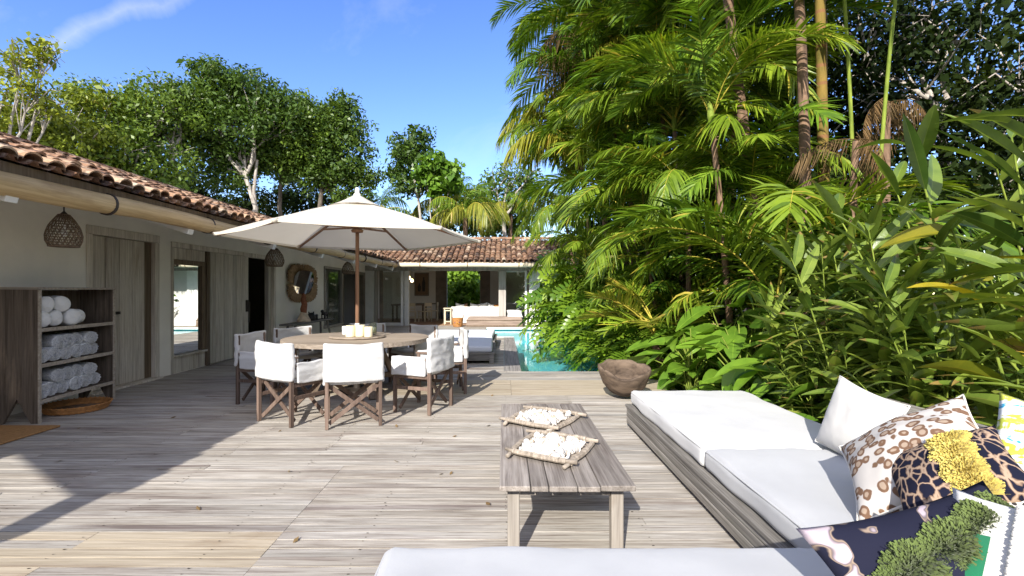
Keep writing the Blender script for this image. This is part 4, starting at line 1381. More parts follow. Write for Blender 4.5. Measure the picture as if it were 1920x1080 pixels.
# ------------------------------------------------------------------ coffee table with two stick trays of shells
CTZ = 0.42
ct = thing('coffee_table', 'low grey weathered plank coffee table on square legs beside the corner sofa', 'table', (0.32, 3.42, 0))
mb = MB(140)
xs = [-0.345, -0.185, -0.095, 0.05, 0.165, 0.345]
rg = random.Random(140)
for a, b in zip(xs[:-1], xs[1:]):
    e = rg.uniform(0, 0.012)
    mb.box((a + 0.002, -0.93 + e, CTZ - 0.028), (b - 0.002, 0.90 + e, CTZ + rg.uniform(-0.0015, 0.0015)))
mb.build('tabletop', 'coffee_wood', ct, bevel=0.005)
for sx in (-1, 1):
    for sy in (-1, 1):
        k = MB(141 + sx + 2 * sy); k.box((sx * 0.27 - 0.032, sy * 0.80 - 0.032, 0), (sx * 0.27 + 0.032, sy * 0.80 + 0.032, CTZ - 0.03)); k.build('leg', 'coffee_leg_wood', ct, bevel=0.006)
mb = MB(146)
mb.box((-0.236, -0.825, CTZ - 0.085), (0.236, -0.80, CTZ - 0.034)); mb.box((-0.236, 0.80, CTZ - 0.085), (0.236, 0.825, CTZ - 0.034))
mb.box((-0.29, -0.766, CTZ - 0.085), (-0.265, 0.766, CTZ - 0.034)); mb.box((0.265, -0.766, CTZ - 0.085), (0.29, 0.766, CTZ - 0.034))
mb.build('apron', 'coffee_leg_wood', ct, bevel=0.003)

def stick_tray(corners, label, shell_label, seed):
    rg = random.Random(seed)
    c = sum((Vector(p) for p in corners), Vector()) / 4
    tr = thing('stick_tray', label, 'tray', c, 0, 'stick trays of shells on the coffee table')
    L_ = [Vector(p) - c for p in corners]
    for k in range(4):
        a, b = L_[k], L_[(k + 1) % 4]
        d = (b - a).normalized()
        e0, e1 = a - d * rg.uniform(0.045, 0.09), b + d * rg.uniform(0.045, 0.09)
        pts = []
        for i in range(9):
            u = i / 8
            p = e0.lerp(e1, u)
            out_ = Vector((d.y, -d.x, 0)) * 0.02 * math.sin(u * math.pi)
            pts.append(p + out_ + Vector((rg.uniform(-0.003, 0.003), rg.uniform(-0.003, 0.003), (0.018 if k % 2 else 0.034) - 0.002 + rg.uniform(-0.002, 0.002))))
        m_ = MB(seed + k); m_.tube(pts, [0.0125 + rg.uniform(-0.002, 0.002) for _ in range(9)], 8)
        st = m_.build('stick', 'stick_wood', tr, smooth=True)
        m_ = MB(seed + 9)                                   # cord wound round the stick
        for i in range(38):
            u = 0.14 + 0.72 * i / 37
            q = pts[min(7, int(u * 8))].lerp(pts[min(8, int(u * 8) + 1)], u * 8 - int(u * 8))
            m_.tube([q - d * 0.004, q + d * 0.004], 0.0165, 7, cap=True)
        m_.build('cord_binding', 'stick_wood', st)
    m_ = MB(seed + 5)
    m_.grid(lambda u, v: L_[0].lerp(L_[1], u).lerp(L_[3].lerp(L_[2], u), v) * 0.99 + Vector((0, 0, 0.010 + 0.003 * math.sin(u * 60) * math.sin(v * 60))), 40, 40)
    m_.build('woven_bottom', 'stick_wood', tr)
    m_ = MB(seed + 6)
    for i in range(480):
        u, v = rg.uniform(0.07, 0.93), rg.uniform(0.07, 0.93)
        q = L_[0].lerp(L_[1], u).lerp(L_[3].lerp(L_[2], u), v)
        hgt = 0.022 + 0.018 * (16 * u * (1 - u) * v * (1 - v)) ** 0.5 * rg.uniform(0.3, 1)
        rr = rg.uniform(0.006, 0.015) if rg.random() < 0.82 else rg.uniform(0.018, 0.036)
        E = Euler((rg.uniform(0, 6), rg.uniform(0, 6), rg.uniform(0, 6))).to_matrix()
        base = len(m_.v)
        kind = rg.random()
        if kind < 0.45:      # cupped shell
            pr = [(0, 0.0), (rr * 0.6, rr * 0.12), (rr, rr * 0.45), (rr * 0.92, rr * 0.42), (rr * 0.5, rr * 0.2)]
        elif kind < 0.75:    # spiral shell
            pr = [(0, -rr), (rr * 0.5, -rr * 0.6), (rr * 0.35, -rr * 0.4), (rr * 0.7, 0), (rr * 0.5, rr * 0.2), (rr * 0.7, rr * 0.6), (0, rr * 1.3)]
        else:                # coral pebble
            pr = [(0, -rr * 0.6), (rr * 0.8, -rr * 0.3), (rr * 0.9, rr * 0.2), (rr * 0.4, rr * 0.55), (0, rr * 0.6)]
        m_.lathe(pr, 8, tint=rg.uniform(0.2, 1.0), mi=(1 if rg.random() < 0.10 else 2 if rg.random() < 0.05 else 0))
        m_.v[base:] = [tuple(E @ Vector(p) + q + Vector((0, 0, hgt)) + c) for p in m_.v[base:]]
    sh = m_.build('seashells', ['shell_white', 'sculpture_stone', 'mattress_shade_blue'], smooth=True)
    tag(sh, shell_label, 'shells', kind='stuff')
z = CTZ + 0.003
stick_tray([(0.05, 2.96, z), (0.355, 2.77, z), (0.55, 3.15, z), (0.21, 3.34, z)], 'stick framed woven tray nearer the front edge of the coffee table', 'white shells and coral heaped in the front tray', 200)
stick_tray([(0.03, 3.66, z), (0.33, 3.46, z), (0.555, 3.82, z), (0.20, 4.04, z)], 'stick framed woven tray further back on the coffee table', 'white shells and coral heaped in the rear tray', 230)

# ------------------------------------------------------------------ corner sofa
sofa = thing('corner_sofa', 'low grey slatted wooden corner sofa platform along the planting', 'sofa', (1.9, 2.4, 0))
ox, oy = 1.9, 2.4
mb = MB(150)
SX0, SX1, SY0, SY1 = 1.26, 2.60, -0.6, 5.13
def lbox(a, b, t=None):
    mb.box((a[0] - ox, a[1] - oy, a[2]), (b[0] - ox, b[1] - oy, b[2]), t)
for k, (z0, z1) in enumerate(((0.045, 0.105), (0.111, 0.165), (0.171, 0.205))):
    lbox((SX0, 2.0, z0), (SX0 + 0.03, SY1, z1)); lbox((SX0 + 0.031, SY1 - 0.03, z0), (SX1, SY1 - 0.001, z1)); lbox((SX1 - 0.03, SY0, z0), (SX1 - 0.001, SY1 - 0.032, z1))
    lbox((-0.46, 2.0 - 0.03, z0), (SX0 - 0.001, 2.0 - 0.001, z1)); lbox((-0.46, 0.7, z0), (-0.43, 1.969, z1))
lbox((SX0 - 0.012, 1.99, 0.208), (SX0 + 0.10, SY1 + 0.01, 0.237)); lbox((SX0 + 0.102, SY1 - 0.1, 0.208), (SX1, SY1 + 0.01, 0.236))
lbox((SX0 + 0.102, SY0, 0.20), (SX1, SY1 - 0.102, 0.233)); lbox((-0.47, 0.7, 0.208), (SX0 + 0.1, 1.985, 0.236))
lbox((SX0 + 0.08, SY0, 0.0), (SX0 + 0.12, SY1 - 0.1, 0.2), 0.0)
mb.build('base', 'sofa_wood', sofa, bevel=0.005)
mb = MB(151)
for k in range(3):
    lbox((2.46, SY0, 0.245 + k * 0.125), (2.49, 3.46, 0.362 + k * 0.125))
lbox((2.44, SY0, 0.626), (2.62, 3.48, 0.668)); lbox((2.50, 3.36, 0.24), (2.56, 3.44, 0.62)); lbox((2.50, 1.2, 0.24), (2.56, 1.28, 0.62))
mb.build('backrest', 'sofa_wood', sofa, bevel=0.006)
def seat_cushion(x0, x1, y0, y1, z0, z1, mat, label, seed):
    k = MB(seed)
    rounded(k, x1 - x0, y1 - y0, z1 - z0, 0.045, (26, 34, 4), puff=0.018, wob=0.014, wf=3.2, seed=seed)
    k.v = [(x, y, z + (0.006 * noise.noise(Vector((x * 9, y * 5, seed))) if z > 0 else 0) + (0.004 * math.sin(x * 40 + 6 * y) * max(0, 1 - abs(abs(x) - (x1 - x0) / 2 + 0.06) / 0.08) if z > 0.02 else 0)) for x, y, z in k.v]
    o_ = k.build('seat_cushion', mat, smooth=True)
    put(o_, ((x0 + x1) / 2, (y0 + y1) / 2, (z0 + z1) / 2))
    tag(o_, label, 'cushion', 'seat cushions on the corner sofa')
    m_ = MB(seed + 1)                                       # piping along both edges
    hx, hy, hz = (x1 - x0) / 2, (y1 - y0) / 2, (z1 - z0) / 2
    for zz in (hz - 0.016,):
        r_ = 0.045
        pts = []
        for (cx_, cy_, a0) in ((hx - r_, hy - r_, 0), (-hx + r_, hy - r_, 90), (-hx + r_, -hy + r_, 180), (hx - r_, -hy + r_, 270)):
            for i in range(5):
                a = R(a0 + i * 22.5)
                pts.append((cx_ + (r_ - 0.008) * math.cos(a), cy_ + (r_ - 0.008) * math.sin(a), zz))
        m_.tube(pts + [pts[0]], 0.006, 6, cap=False)
    m_.build('piping', mat, o_, smooth=True)
seat_cushion(1.285, 2.43, 3.235, 5.09, 0.240, 0.385, 'cushion_white', 'long white seat cushion at the far end of the corner sofa, beside the wooden bowl', 160)
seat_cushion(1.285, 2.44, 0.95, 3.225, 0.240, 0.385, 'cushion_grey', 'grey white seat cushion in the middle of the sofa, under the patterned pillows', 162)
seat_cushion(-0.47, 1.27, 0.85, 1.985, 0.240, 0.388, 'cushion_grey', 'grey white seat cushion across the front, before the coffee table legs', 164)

# ------------------------------------------------------------------ pillows
def leopard(name, ground, ring, core, scale, w=0.11, rough=0.9, distort=0.35, wide=0.0):
    m, t, o = new_mat(name); h = NT(t)
    v = h.coord((1, 0.35, 1))
    nz_ = h.n('ShaderNodeTexNoise'); nz_.inputs['Scale'].default_value = scale * 0.9; nz_.inputs['Detail'].default_value = 2
    h.l(v, nz_.inputs['Vector'])
    add = h.n('ShaderNodeVectorMath', operation='MULTIPLY_ADD')
    h.l(nz_.outputs['Color'], add.inputs[0]); add.inputs[1].default_value = (distort / scale,) * 3; h.l(v, add.inputs[2])
    vo = h.n('ShaderNodeTexVoronoi', feature='F1'); vo.inputs['Scale'].default_value = scale; vo.inputs['Randomness'].default_value = 0.85
    h.l(add.outputs[0], vo.inputs['Vector'])
    d = vo.outputs['Distance']
    gap = h.noise(v, scale * 1.3, 2)
    inner = h.ramp(d, [(0.18 + wide * 0.7, (1, 1, 1)), (0.24 + wide * 0.7, (0, 0, 0))])
    ringm = h.ramp(h.math('ADD', d, h.math('MULTIPLY', h.math('SUBTRACT', gap, 0.5), 0.26)), [(0.36 + wide, (1, 1, 1)), (0.42 + wide, (0, 0, 0))])
    tone = h.mix(h.noise(v, scale * 3, 3), ring, tuple(c * 1.8 for c in ring))
    c = h.mix(ringm, ground, tone)
    c = h.mix(inner, c, core)
    h.l(h.bsdf(c, rough, 0.15, bump=h.noise(h.coord(), 500, 2), bstr=0.1, bdist=0.003), o.inputs['Surface'])
    MATS[name] = m
leopard('leopard_white', (0.57, 0.535, 0.49), (0.13, 0.075, 0.046), (0.40, 0.30, 0.22), 20, wide=0.09, distort=0.5)
leopard('leopard_dark', (0.36, 0.25, 0.17), (0.012, 0.013, 0.03), (0.015, 0.015, 0.03), 17, distort=0.9)
m, t, o = new_mat('leopard_dark'); h = NT(t)
v = h.coord((1, 0.35, 0.62))
nz_ = h.n('ShaderNodeTexNoise'); nz_.inputs['Scale'].default_value = 14; nz_.inputs['Detail'].default_value = 3
h.l(v, nz_.inputs['Vector'])
add = h.n('ShaderNodeVectorMath', operation='MULTIPLY_ADD')
h.l(nz_.outputs['Color'], add.inputs[0]); add.inputs[1].default_value = (0.06,) * 3; h.l(v, add.inputs[2])
vo = h.n('ShaderNodeTexVoronoi', feature='DISTANCE_TO_EDGE'); vo.inputs['Scale'].default_value = 27
h.l(add.outputs[0], vo.inputs['Vector'])
brk = h.math('ADD', vo.outputs['Distance'], h.math('MULTIPLY', h.noise(v, 20, 2), 0.16))
c = h.ramp(brk, [(0.10, (0.42, 0.30, 0.21)), (0.16, (0.20, 0.13, 0.09)), (0.20, (0.012, 0.013, 0.028))])
h.l(h.bsdf(c, 0.9, 0.12, bump=h.noise(h.coord(), 500, 2), bstr=0.1, bdist=0.003), o.inputs['Surface']); MATS['leopard_dark'] = m
leopard('leopard_ink', (0.72, 0.70, 0.66), (0.025, 0.022, 0.022), (0.62, 0.60, 0.56), 34, distort=0.5)
m, t, o = new_mat('ikat'); h = NT(t)
v = h.coord((4.5, 1, 13))
n1 = h.noise(v, 1.0, 3, 0.6, 1.0)
n2 = h.noise(h.coord((60, 1, 5)), 1.0, 2)
f = h.math('ADD', n1, h.math('MULTIPLY', h.math('SUBTRACT', n2, 0.5), 0.22))
c = h.ramp(f, [(0.0, (0.02, 0.12, 0.40)), (0.38, (0.02, 0.30, 0.52)), (0.44, (0.75, 0.76, 0.72)), (0.54, (0.78, 0.78, 0.72)), (0.58, (0.42, 0.47, 0.06)), (0.68, (0.55, 0.55, 0.10)), (0.74, (0.75, 0.75, 0.7)), (1.0, (0.05, 0.35, 0.5))])
h.l(h.bsdf(c, 0.85, 0.15), o.inputs['Surface']); MATS['ikat'] = m
m, t, o = new_mat('floral_navy'); h = NT(t)
v = h.coord((1, 0.4, 1))
n1 = h.noise(v, 6.5, 2, 0.4, 1.1)
n2 = h.noise(v, 26, 3)
flower = h.ramp(n1, [(0.55, (0, 0, 0)), (0.58, (1, 1, 1))])
vein = h.ramp(n1, [(0.532, (0, 0, 0)), (0.545, (1, 1, 1)), (0.56, (0, 0, 0))])
c = h.mix(flower, (0.016, 0.017, 0.034), h.mix(n2, (0.50, 0.40, 0.36), (0.50, 0.42, 0.50)))
c = h.mix(vein, c, (0.36, 0.27, 0.20))
h.l(h.bsdf(c, 0.9, 0.12, bump=h.noise(h.coord(), 400, 2), bstr=0.15, bdist=0.003), o.inputs['Surface']); MATS['floral_navy'] = m

def pillow(name, w, hgt, t, mat, label, seed, piping=None):
    k = MB(seed)
    n = 26
    def surf(sgn):
        def fn(u, v):
            a, b = 2 * u - 1, 2 * v - 1
            ea, eb = 1 - a * a, 1 - b * b
            x = a * w / 2 * (1 - 0.10 * eb * abs(a) ** 3)
            z_ = b * hgt / 2 * (1 - 0.10 * ea * abs(b) ** 3)
            th = t / 2 * (max(ea, 0) ** 0.55) * (max(eb, 0) ** 0.55)
            nv_ = noise.noise(Vector((x * 7, z_ * 7, seed * 3.7 + sgn)))
            nw = noise.noise(Vector((x * 17, z_ * 17, seed * 1.7 + sgn)))
            return Vector((x, sgn * th * (1 + 0.16 * nv_ + 0.05 * nw), z_))
        return fn
    k.grid(surf(1), n, n, tint=0.5)
    b0 = len(k.f)
    k.grid(surf(-1), n, n, tint=0.5)
    k.f[b0:] = [f[::-1] for f in k.f[b0:]]
    o_ = k.build(name, mat, smooth=True)
    bm = bmesh.new(); bm.from_mesh(o_.data); bmesh.ops.remove_doubles(bm, verts=bm.verts, dist=1e-4); bmesh.ops.recalc_face_normals(bm, faces=bm.faces); bm.to_mesh(o_.data); bm.free()
    tag(o_, label, 'pillow', 'pillows on the corner sofa')
    if piping:
        f = surf(1)
        pts = [f(i / 20, 0) for i in range(20)] + [f(1, i / 20) for i in range(20)] + [f(1 - i / 20, 1) for i in range(20)] + [f(0, 1 - i / 20) for i in range(21)]
        m_ = MB(seed + 2); m_.tube(pts, 0.0055, 6, cap=False)
        m_.build('piping', piping, o_, smooth=True)
    o_.rotation_mode = 'YXZ'
    return o_, surf(-1)
def place_pillow(o_, c, yaw_, lean, roll):
    o_.location = c
    o_.rotation_euler = (R(-lean), R(roll), R(yaw_))
def fringe(par, pts, width, mat, n, seed, ln=0.05):
    """a thick tufted fringe of short yarn strands along a line on the pillow face"""
    rg = np.random.default_rng(seed)
    P_ = np.array([list(p) for p in pts]); m_ = len(P_) - 1
    t_ = rg.uniform(0, m_ - 1e-6, n); i = t_.astype(int); fr = (t_ - i)[:, None]
    c = P_[i] * (1 - fr) + P_[i + 1] * fr
    tang = P_[i + 1] - P_[i]; tang /= np.linalg.norm(tang, axis=1)[:, None]
    nrm = np.array([0, -1.0, 0]); side = np.cross(tang, nrm); side /= np.linalg.norm(side, axis=1)[:, None]
    phi = rg.normal(0, 0.75, n)[:, None]
    clump = (np.sin(t_ * 9.0 / m_ * 6.28 * 0.5) * 0.25 + 1)[:, None]
    d = nrm * np.cos(phi) + side * np.sin(phi) + tang * rg.normal(0, 0.25, (n, 1))
    L_ = ln * rg.uniform(0.7, 1.15, (n, 1)) * clump
    b = c + side * np.sin(phi) * width * 0.35
    tip = b + d * L_ + side * np.sin(phi) * width * 0.25 + np.array([0, 0, -0.008])
    wv = rg.normal(0, 1, (n, 3)); wv -= d * (wv * d).sum(1)[:, None]; wv /= np.linalg.norm(wv, axis=1)[:, None]
    w_ = 0.0042
    V = np.stack([b - wv * w_, b + wv * w_, tip + wv * w_ * 0.7, tip - wv * w_ * 0.7], 1).reshape(-1, 3)
    F = np.arange(4 * n).reshape(n, 4)
    return np_mesh('fringe', V, F, rg.uniform(0, 1, n), mat, par)

def pillow_between(o_, bl, tr, phi):
    """set a pillow by its lower left and upper right corners; phi turns its upper left corner away"""
    d = tr - bl
    c = (bl + tr) / 2
    dh = d.normalized()
    view = Vector((c.x, c.y, c.z - CAMZ)).normalized()
    back = (view - dh * view.dot(dh)).normalized()
    ev = dh.cross(back).normalized()
    if ev.x > 0: ev = -ev
    e = ev * math.cos(R(phi)) + back * math.sin(R(phi))
    x, z_ = (dh - e).normalized(), (dh + e).normalized()
    y = z_.cross(x)
    m_ = Matrix((x, y, z_)).transposed().to_4x4()
    m_.translation = c
    o_.rotation_mode = 'QUATERNION'
    o_.location = c; o_.rotation_quaternion = m_.to_quaternion()
o, f = pillow('pillow', 0.52, 0.46, 0.20, 'pillow_white', 'plain white pillow leaning on the wooden sofa back, far end of the pillows', 301, 'pillow_white')
place_pillow(o, Vector((2.13, 3.00, 0.59)), -84, 15, 9)
bl, tr = P(1612, 980, 2.12), P(1803, 745, 2.30)
w = (tr - bl).length / 2 ** 0.5
o, f = pillow('pillow', w * 1.04, w * 1.04, 0.22, 'leopard_white', 'white pillow with brown leopard spots and rope edge', 302, 'rope')
pillow_between(o, bl, tr, 52)
bl, tr = P(1702, 990, 1.88), P(1862, 800, 2.02)
w = (tr - bl).length / 2 ** 0.5
o, f = pillow('pillow', w * 1.05, w * 1.05, 0.19, 'leopard_dark', 'black leopard pillow with a shaggy yellow fringe down the middle', 303)
pillow_between(o, bl, tr, 48)
fringe(o, [f(0.62, 0.03), f(0.62, 0.25), f(0.62, 0.5), f(0.63, 0.75), f(0.64, 0.99)], 0.07, 'fringe_yellow', 9000, 1, 0.030)
o, f = pillow('pillow', 0.56, 0.56, 0.18, 'ikat', 'white pillow with blue and lime ikat streaks at the right edge', 304)
place_pillow(o, P(2010, 885, 2.15), -38, 30, 14)
o, f = pillow('pillow', 0.46, 0.42, 0.15, 'leopard_ink', 'small black and white leopard print pillow behind the navy one', 305)
place_pillow(o, P(1972, 1010, 1.66), -35, 50, 4)
o, f = pillow('pillow', 0.60, 0.52, 0.20, 'floral_navy', 'navy flowered pillow with a shaggy green fringe, closest to the viewer', 306)
place_pillow(o, P(1802, 1112, 1.36), -20, 50, -24)
fringe(o, [f(0.05, 0.46), f(0.3, 0.60), f(0.55, 0.66), f(0.8, 0.74), f(0.99, 0.80)], 0.075, 'fringe_green', 11000, 2, 0.030)
o, f = pillow('pillow', 0.50, 0.46, 0.17, 'pillow_white', 'white pillow with green patches and a thick rope trim in the corner', 307)
place_pillow(o, P(2000, 1122, 1.24), -38, 55, 12)
mb = MB(308)
pts = [f(0.30, i / 12) + Vector((0, -0.012, 0)) for i in range(13)]
for i in range(90):                                      # twisted cord
    u = i / 89 * 12; j = min(11, int(u)); q = pts[j].lerp(pts[j + 1], u - j)
    a = i * 1.1
    mb.tube([q + Vector((0.008 * math.cos(a), 0.006 * math.sin(a), -0.007)), q + Vector((-0.008 * math.cos(a), -0.006 * math.sin(a), 0.007))], 0.009, 6)
mb.build('rope_trim', 'rope', o, smooth=True)
mb = MB(309)
mb.grid(lambda u, v: f(0.05 + 0.15 * u, 0.12 + 0.5 * v) + Vector((0, -0.004, 0)), 8, 12)
mb.build('green_patch', 'green_cloth', o, smooth=True)
mb = MB(310)
mb.grid(lambda u, v: f(0.36 + 0.10 * u, 0.3 + 0.5 * v) + Vector((0, -0.004, 0)), 6, 12)
mb.build('spotted_patch', 'leopard_ink', o, smooth=True)

# ------------------------------------------------------------------ wooden bowl
mb = MB(170)
rg = random.Random(170)
prof = [(0.0, 0.0), (0.11, 0.0), (0.20, 0.04), (0.27, 0.15), (0.31, 0.30), (0.325, 0.38), (0.31, 0.405), (0.28, 0.395), (0.265, 0.30), (0.20, 0.14), (0.10, 0.08), (0.0, 0.075)]
n = 40
vs_, fs = [], []
for r_, z_ in prof:
    for k in range(n):
        a = 2 * math.pi * k / n
        poke = 1 + 0.13 * abs(math.cos(a)) ** 6 - 0.06 * abs(math.sin(2 * a))
        nz_ = noise.noise(Vector((math.cos(a) * 2.2, math.sin(a) * 2.2, z_ * 5 + 3)))
        rr = r_ * poke * (1 + 0.10 * nz_)
        vs_.append((rr * math.cos(a), rr * 0.86 * math.sin(a), z_ * (1 + 0.05 * math.cos(2 * a) + 0.13 * nz_)))
for i in range(len(prof) - 1):
    for k in range(n):
        k2 = (k + 1) % n
        fs.append((i * n + k, i * n + k2, (i + 1) * n + k2, (i + 1) * n + k))
mb.add(vs_, fs, 0.5)
o = mb.build('wooden_bowl', 'bowl_wood', smooth=True)
o.scale = (0.93, 0.93, 0.9); put(o, (1.56, 6.50, 0.075), (R(21), R(3), R(-14))); tag(o, 'rough hewn dark wooden bowl on the deck beside the sofa', 'bowl')

# ------------------------------------------------------------------ daybeds by the pool
db = thing('daybed', 'x', 'daybed', (0, 0, 0), 0, 'low wooden daybeds beside the pool')
mb = MB(175)
mb.box((-0.86, -0.97, 0.05), (0.86, -0.93, 0.17)); mb.box((-0.86, 0.93, 0.05), (0.86, 0.97, 0.17)); mb.box((-0.86, -0.929, 0.05), (-0.82, 0.929, 0.17)); mb.box((0.82, -0.929, 0.05), (0.86, 0.929, 0.17))
for k in range(9):
    mb.box((-0.90, -0.99 + k * 0.222, 0.172), (0.90, -0.99 + k * 0.222 + 0.21, 0.205))
mb.build('frame', 'lounger_wood', db, bevel=0.006)
for sx in (-1, 1):
    for sy in (-1, 1):
        k = MB(176 + sx * 2 + sy); k.box((sx * 0.83 - 0.045, sy * 0.94 - 0.045, 0), (sx * 0.83 + 0.045, sy * 0.94 + 0.045, 0.171)); k.build('leg', 'lounger_wood', db, bevel=0.005)
mb = MB(180); rounded(mb, 1.72, 1.86, 0.115, 0.04, (16, 16, 3), puff=0.012, wob=0.006, wf=2); mb.v = [(x - 0.02, y, z + 0.268) for x, y, z in mb.v]
mb.build('mattress', 'mattress_shade_blue', db, smooth=True)
put(db, (-1.08, 10.52, 0.004), (0, 0, R(1)), 'wooden daybed with white mattress in the umbrella shade, first one behind the chairs')
dup(db, (-1.10, 12.75, 0.004), R(-1), 'sunlit wooden daybed with white mattress between the shaded daybed and the pavilion')

# ------------------------------------------------------------------ pavilion furniture
ws = thing('sofa', 'white slip covered sofa with its back to the pool in the pavilion', 'sofa', (-1.15, 21.2, 0))
mb = MB(185); rounded(mb, 2.15, 0.22, 0.70, 0.07, (14, 3, 6), wob=0.012, wf=3); mb.v = [(x, y - 0.36, z + 0.38) for x, y, z in mb.v]; mb.build('backrest', 'sofa_cloth', ws, smooth=True)
mb = MB(186); rounded(mb, 2.1, 0.72, 0.40, 0.07, (14, 6, 4), wob=0.01); mb.v = [(x, y + 0.12, z + 0.21) for x, y, z in mb.v]; mb.build('seat', 'sofa_cloth', ws, smooth=True)
for sx in (-1, 1):
    k = MB(187); rounded(k, 0.2, 0.72, 0.58, 0.07, (3, 6, 5), wob=0.01); k.v = [(x + sx * 0.98, y + 0.125, z + 0.30) for x, y, z in k.v]; k.build('armrest', 'sofa_cloth', ws, smooth=True)
for i, (dx, col, sc_, lb) in enumerate(((-0.72, 'sofa_cloth', 0.95, 'crumpled white pillow on the sofa back near the wooden stool'), (-0.52, 'terracotta', 0.8, 'brick red pillow showing over the white sofa back'), (-0.12, 'sofa_cloth', 0.9, 'white pillow sticking up at the middle of the sofa back'), (0.28, 'pillow_white', 0.95, 'cream pillow right of the middle of the sofa back'), (0.62, 'sofa_cloth', 0.9, 'white pillow between the cream and the tan one on the sofa back'), (0.90, 'basket_orange', 0.8, 'tan pillow on the sofa back next to the post'))):
    o, f = pillow('pillow', 0.44 * sc_, 0.40 * sc_, 0.16, col, lb, 190 + i)
    o['group'] = 'pillows on the pavilion sofa'
    place_pillow(o, Vector((-1.15 + dx, 21.09, 0.68 + 0.02 * (i % 2))), 5 * (i - 2), -18, 12 * (-1) ** i)
lb_ = thing('platform_bed', 'long low reddish wooden box daybed at the pool edge of the pavilion', 'daybed', (-0.38, 20.25, 0))
lb_.location = (-0.38, 19.55, 0.003)
mb = MB(196)
V = [(-1.08, -0.28, 0), (1.10, -0.28, 0), (1.10, 0.28, 0), (-1.08, 0.28, 0), (-1.08, -0.28, 0.26), (1.10, -0.28, 0.26), (1.10, 0.28, 0.38), (-1.0, 0.28, 0.38), (-1.0, -0.2, 0.38), (1.04, -0.2, 0.38)]
mb.add(V, [(0, 1, 5, 4), (4, 5, 9, 8), (8, 9, 6, 7), (1, 2, 6, 9, 5), (3, 0, 4, 8, 7), (2, 3, 7, 6)], 0.5)
mb.build('box', 'daybed_wood', lb_, bevel=0.01)
mb = MB(197); mb.box((-1.085, -0.292, 0.02), (1.105, -0.283, 0.06)); mb.box((-1.085, -0.290, 0.235), (1.105, -0.282, 0.262)); mb.build('trim', 'dark_door_wood', lb_)
o, f = pillow('pillow', 0.62, 0.5, 0.2, 'sofa_cloth', 'white pillow lying on the low wooden daybed in front of the post', 198)
o['group'] = 'pillows in the pavilion'
place_pillow(o, Vector((0.42, 19.58, 0.50)), 10, 62, 5)
bsk = thing('basket', 'orange wicker basket with blue and yellow flowers and two handles by the pool', 'basket', (-1.80, 19.35, 0.003))
mb = MB(199)
mb.lathe([(0.0, 0.004), (0.17, 0.0), (0.19, 0.05), (0.225, 0.34), (0.215, 0.345), (0.18, 0.06), (0.0, 0.03)], 20)
mb.build('body', 'basket_orange', bsk)
for sx in (-1, 1):
    k = MB(7); k.tube([(sx * 0.21, -0.07, 0.33), (sx * 0.22, -0.06, 0.44), (sx * 0.22, 0.0, 0.47), (sx * 0.22, 0.06, 0.44), (sx * 0.21, 0.07, 0.33)], 0.013, 6); k.build('handle', 'dark_wicker', bsk, smooth=True)
mb = MB(8)
for k, (dx, dz, m_) in enumerate(((-0.09, 0.17, 0), (0.0, 0.15, 1), (0.08, 0.18, 0), (0.05, 0.12, 1))):
    mb.lathe([(0.0, -0.008), (0.035, 0.0), (0.0, 0.008)], 8, (dx, -0.215 + 0.03 * abs(dx) * 8, dz), mi=m_)
mb.build('flower_motif', ['blue_dot', 'yellow_dot'], bsk)
st = thing('stool', 'tall slim pale wooden side stool beside the white sofa', 'stool', (-2.33, 20.75, 0.007))
for sx in (-1, 1):
    for sy in (-1, 1):
        k = MB(3); k.box((sx * 0.13 - 0.022, sy * 0.13 - 0.022, 0), (sx * 0.13 + 0.022, sy * 0.13 + 0.022, 0.64)); k.build('leg', 'pale_bamboo', st)
mb = MB(4); mb.box((-0.17, -0.17, 0.642), (0.17, 0.17, 0.68)); mb.build('seat', 'pale_bamboo', st)
mb = MB(5); mb.box((-0.107, -0.145, 0.1), (0.107, -0.12, 0.14)); mb.box((-0.107, -0.145, 0.55), (0.107, -0.12, 0.59)); mb.build('stretcher', 'pale_bamboo', st)
# picture, lamps, dining set
pic = thing('framed_picture', 'large framed picture of two dark figures on the pavilion wall', 'picture', (-4.12, 24.97, 1.72))
mb = MB(6)
for a, b in (((-0.36, -0.02, -0.58), (0.36, 0.02, -0.53)), ((-0.36, -0.02, 0.53), (0.36, 0.02, 0.58)), ((-0.36, -0.02, -0.529), (-0.31, 0.02, 0.529)), ((0.31, -0.02, -0.529), (0.36, 0.02, 0.529))):
    mb.box(a, b)
mb.build('frame', 'interior_wood', pic)
mb = MB(7); mb.box((-0.308, 0.0, -0.528), (0.308, 0.015, 0.528), 0.8); mb.build('sheet', 'wicker', pic)
mb = MB(8)
for dx, hh in ((-0.12, 0.4), (0.1, 0.72)):
    mb.add([(dx - 0.07, -0.003, -0.36), (dx + 0.06, -0.003, -0.36), (dx + 0.085, -0.003, -0.36 + hh * 0.6), (dx + 0.03, -0.003, -0.36 + hh * 0.85), (dx + 0.035, -0.003, -0.36 + hh), (dx - 0.035, -0.003, -0.36 + hh), (dx - 0.03, -0.003, -0.36 + hh * 0.85), (dx - 0.09, -0.003, -0.36 + hh * 0.6)], [tuple(range(8))])
mb.build('printed_figures', 'black_figure', pic, solid=0.002)
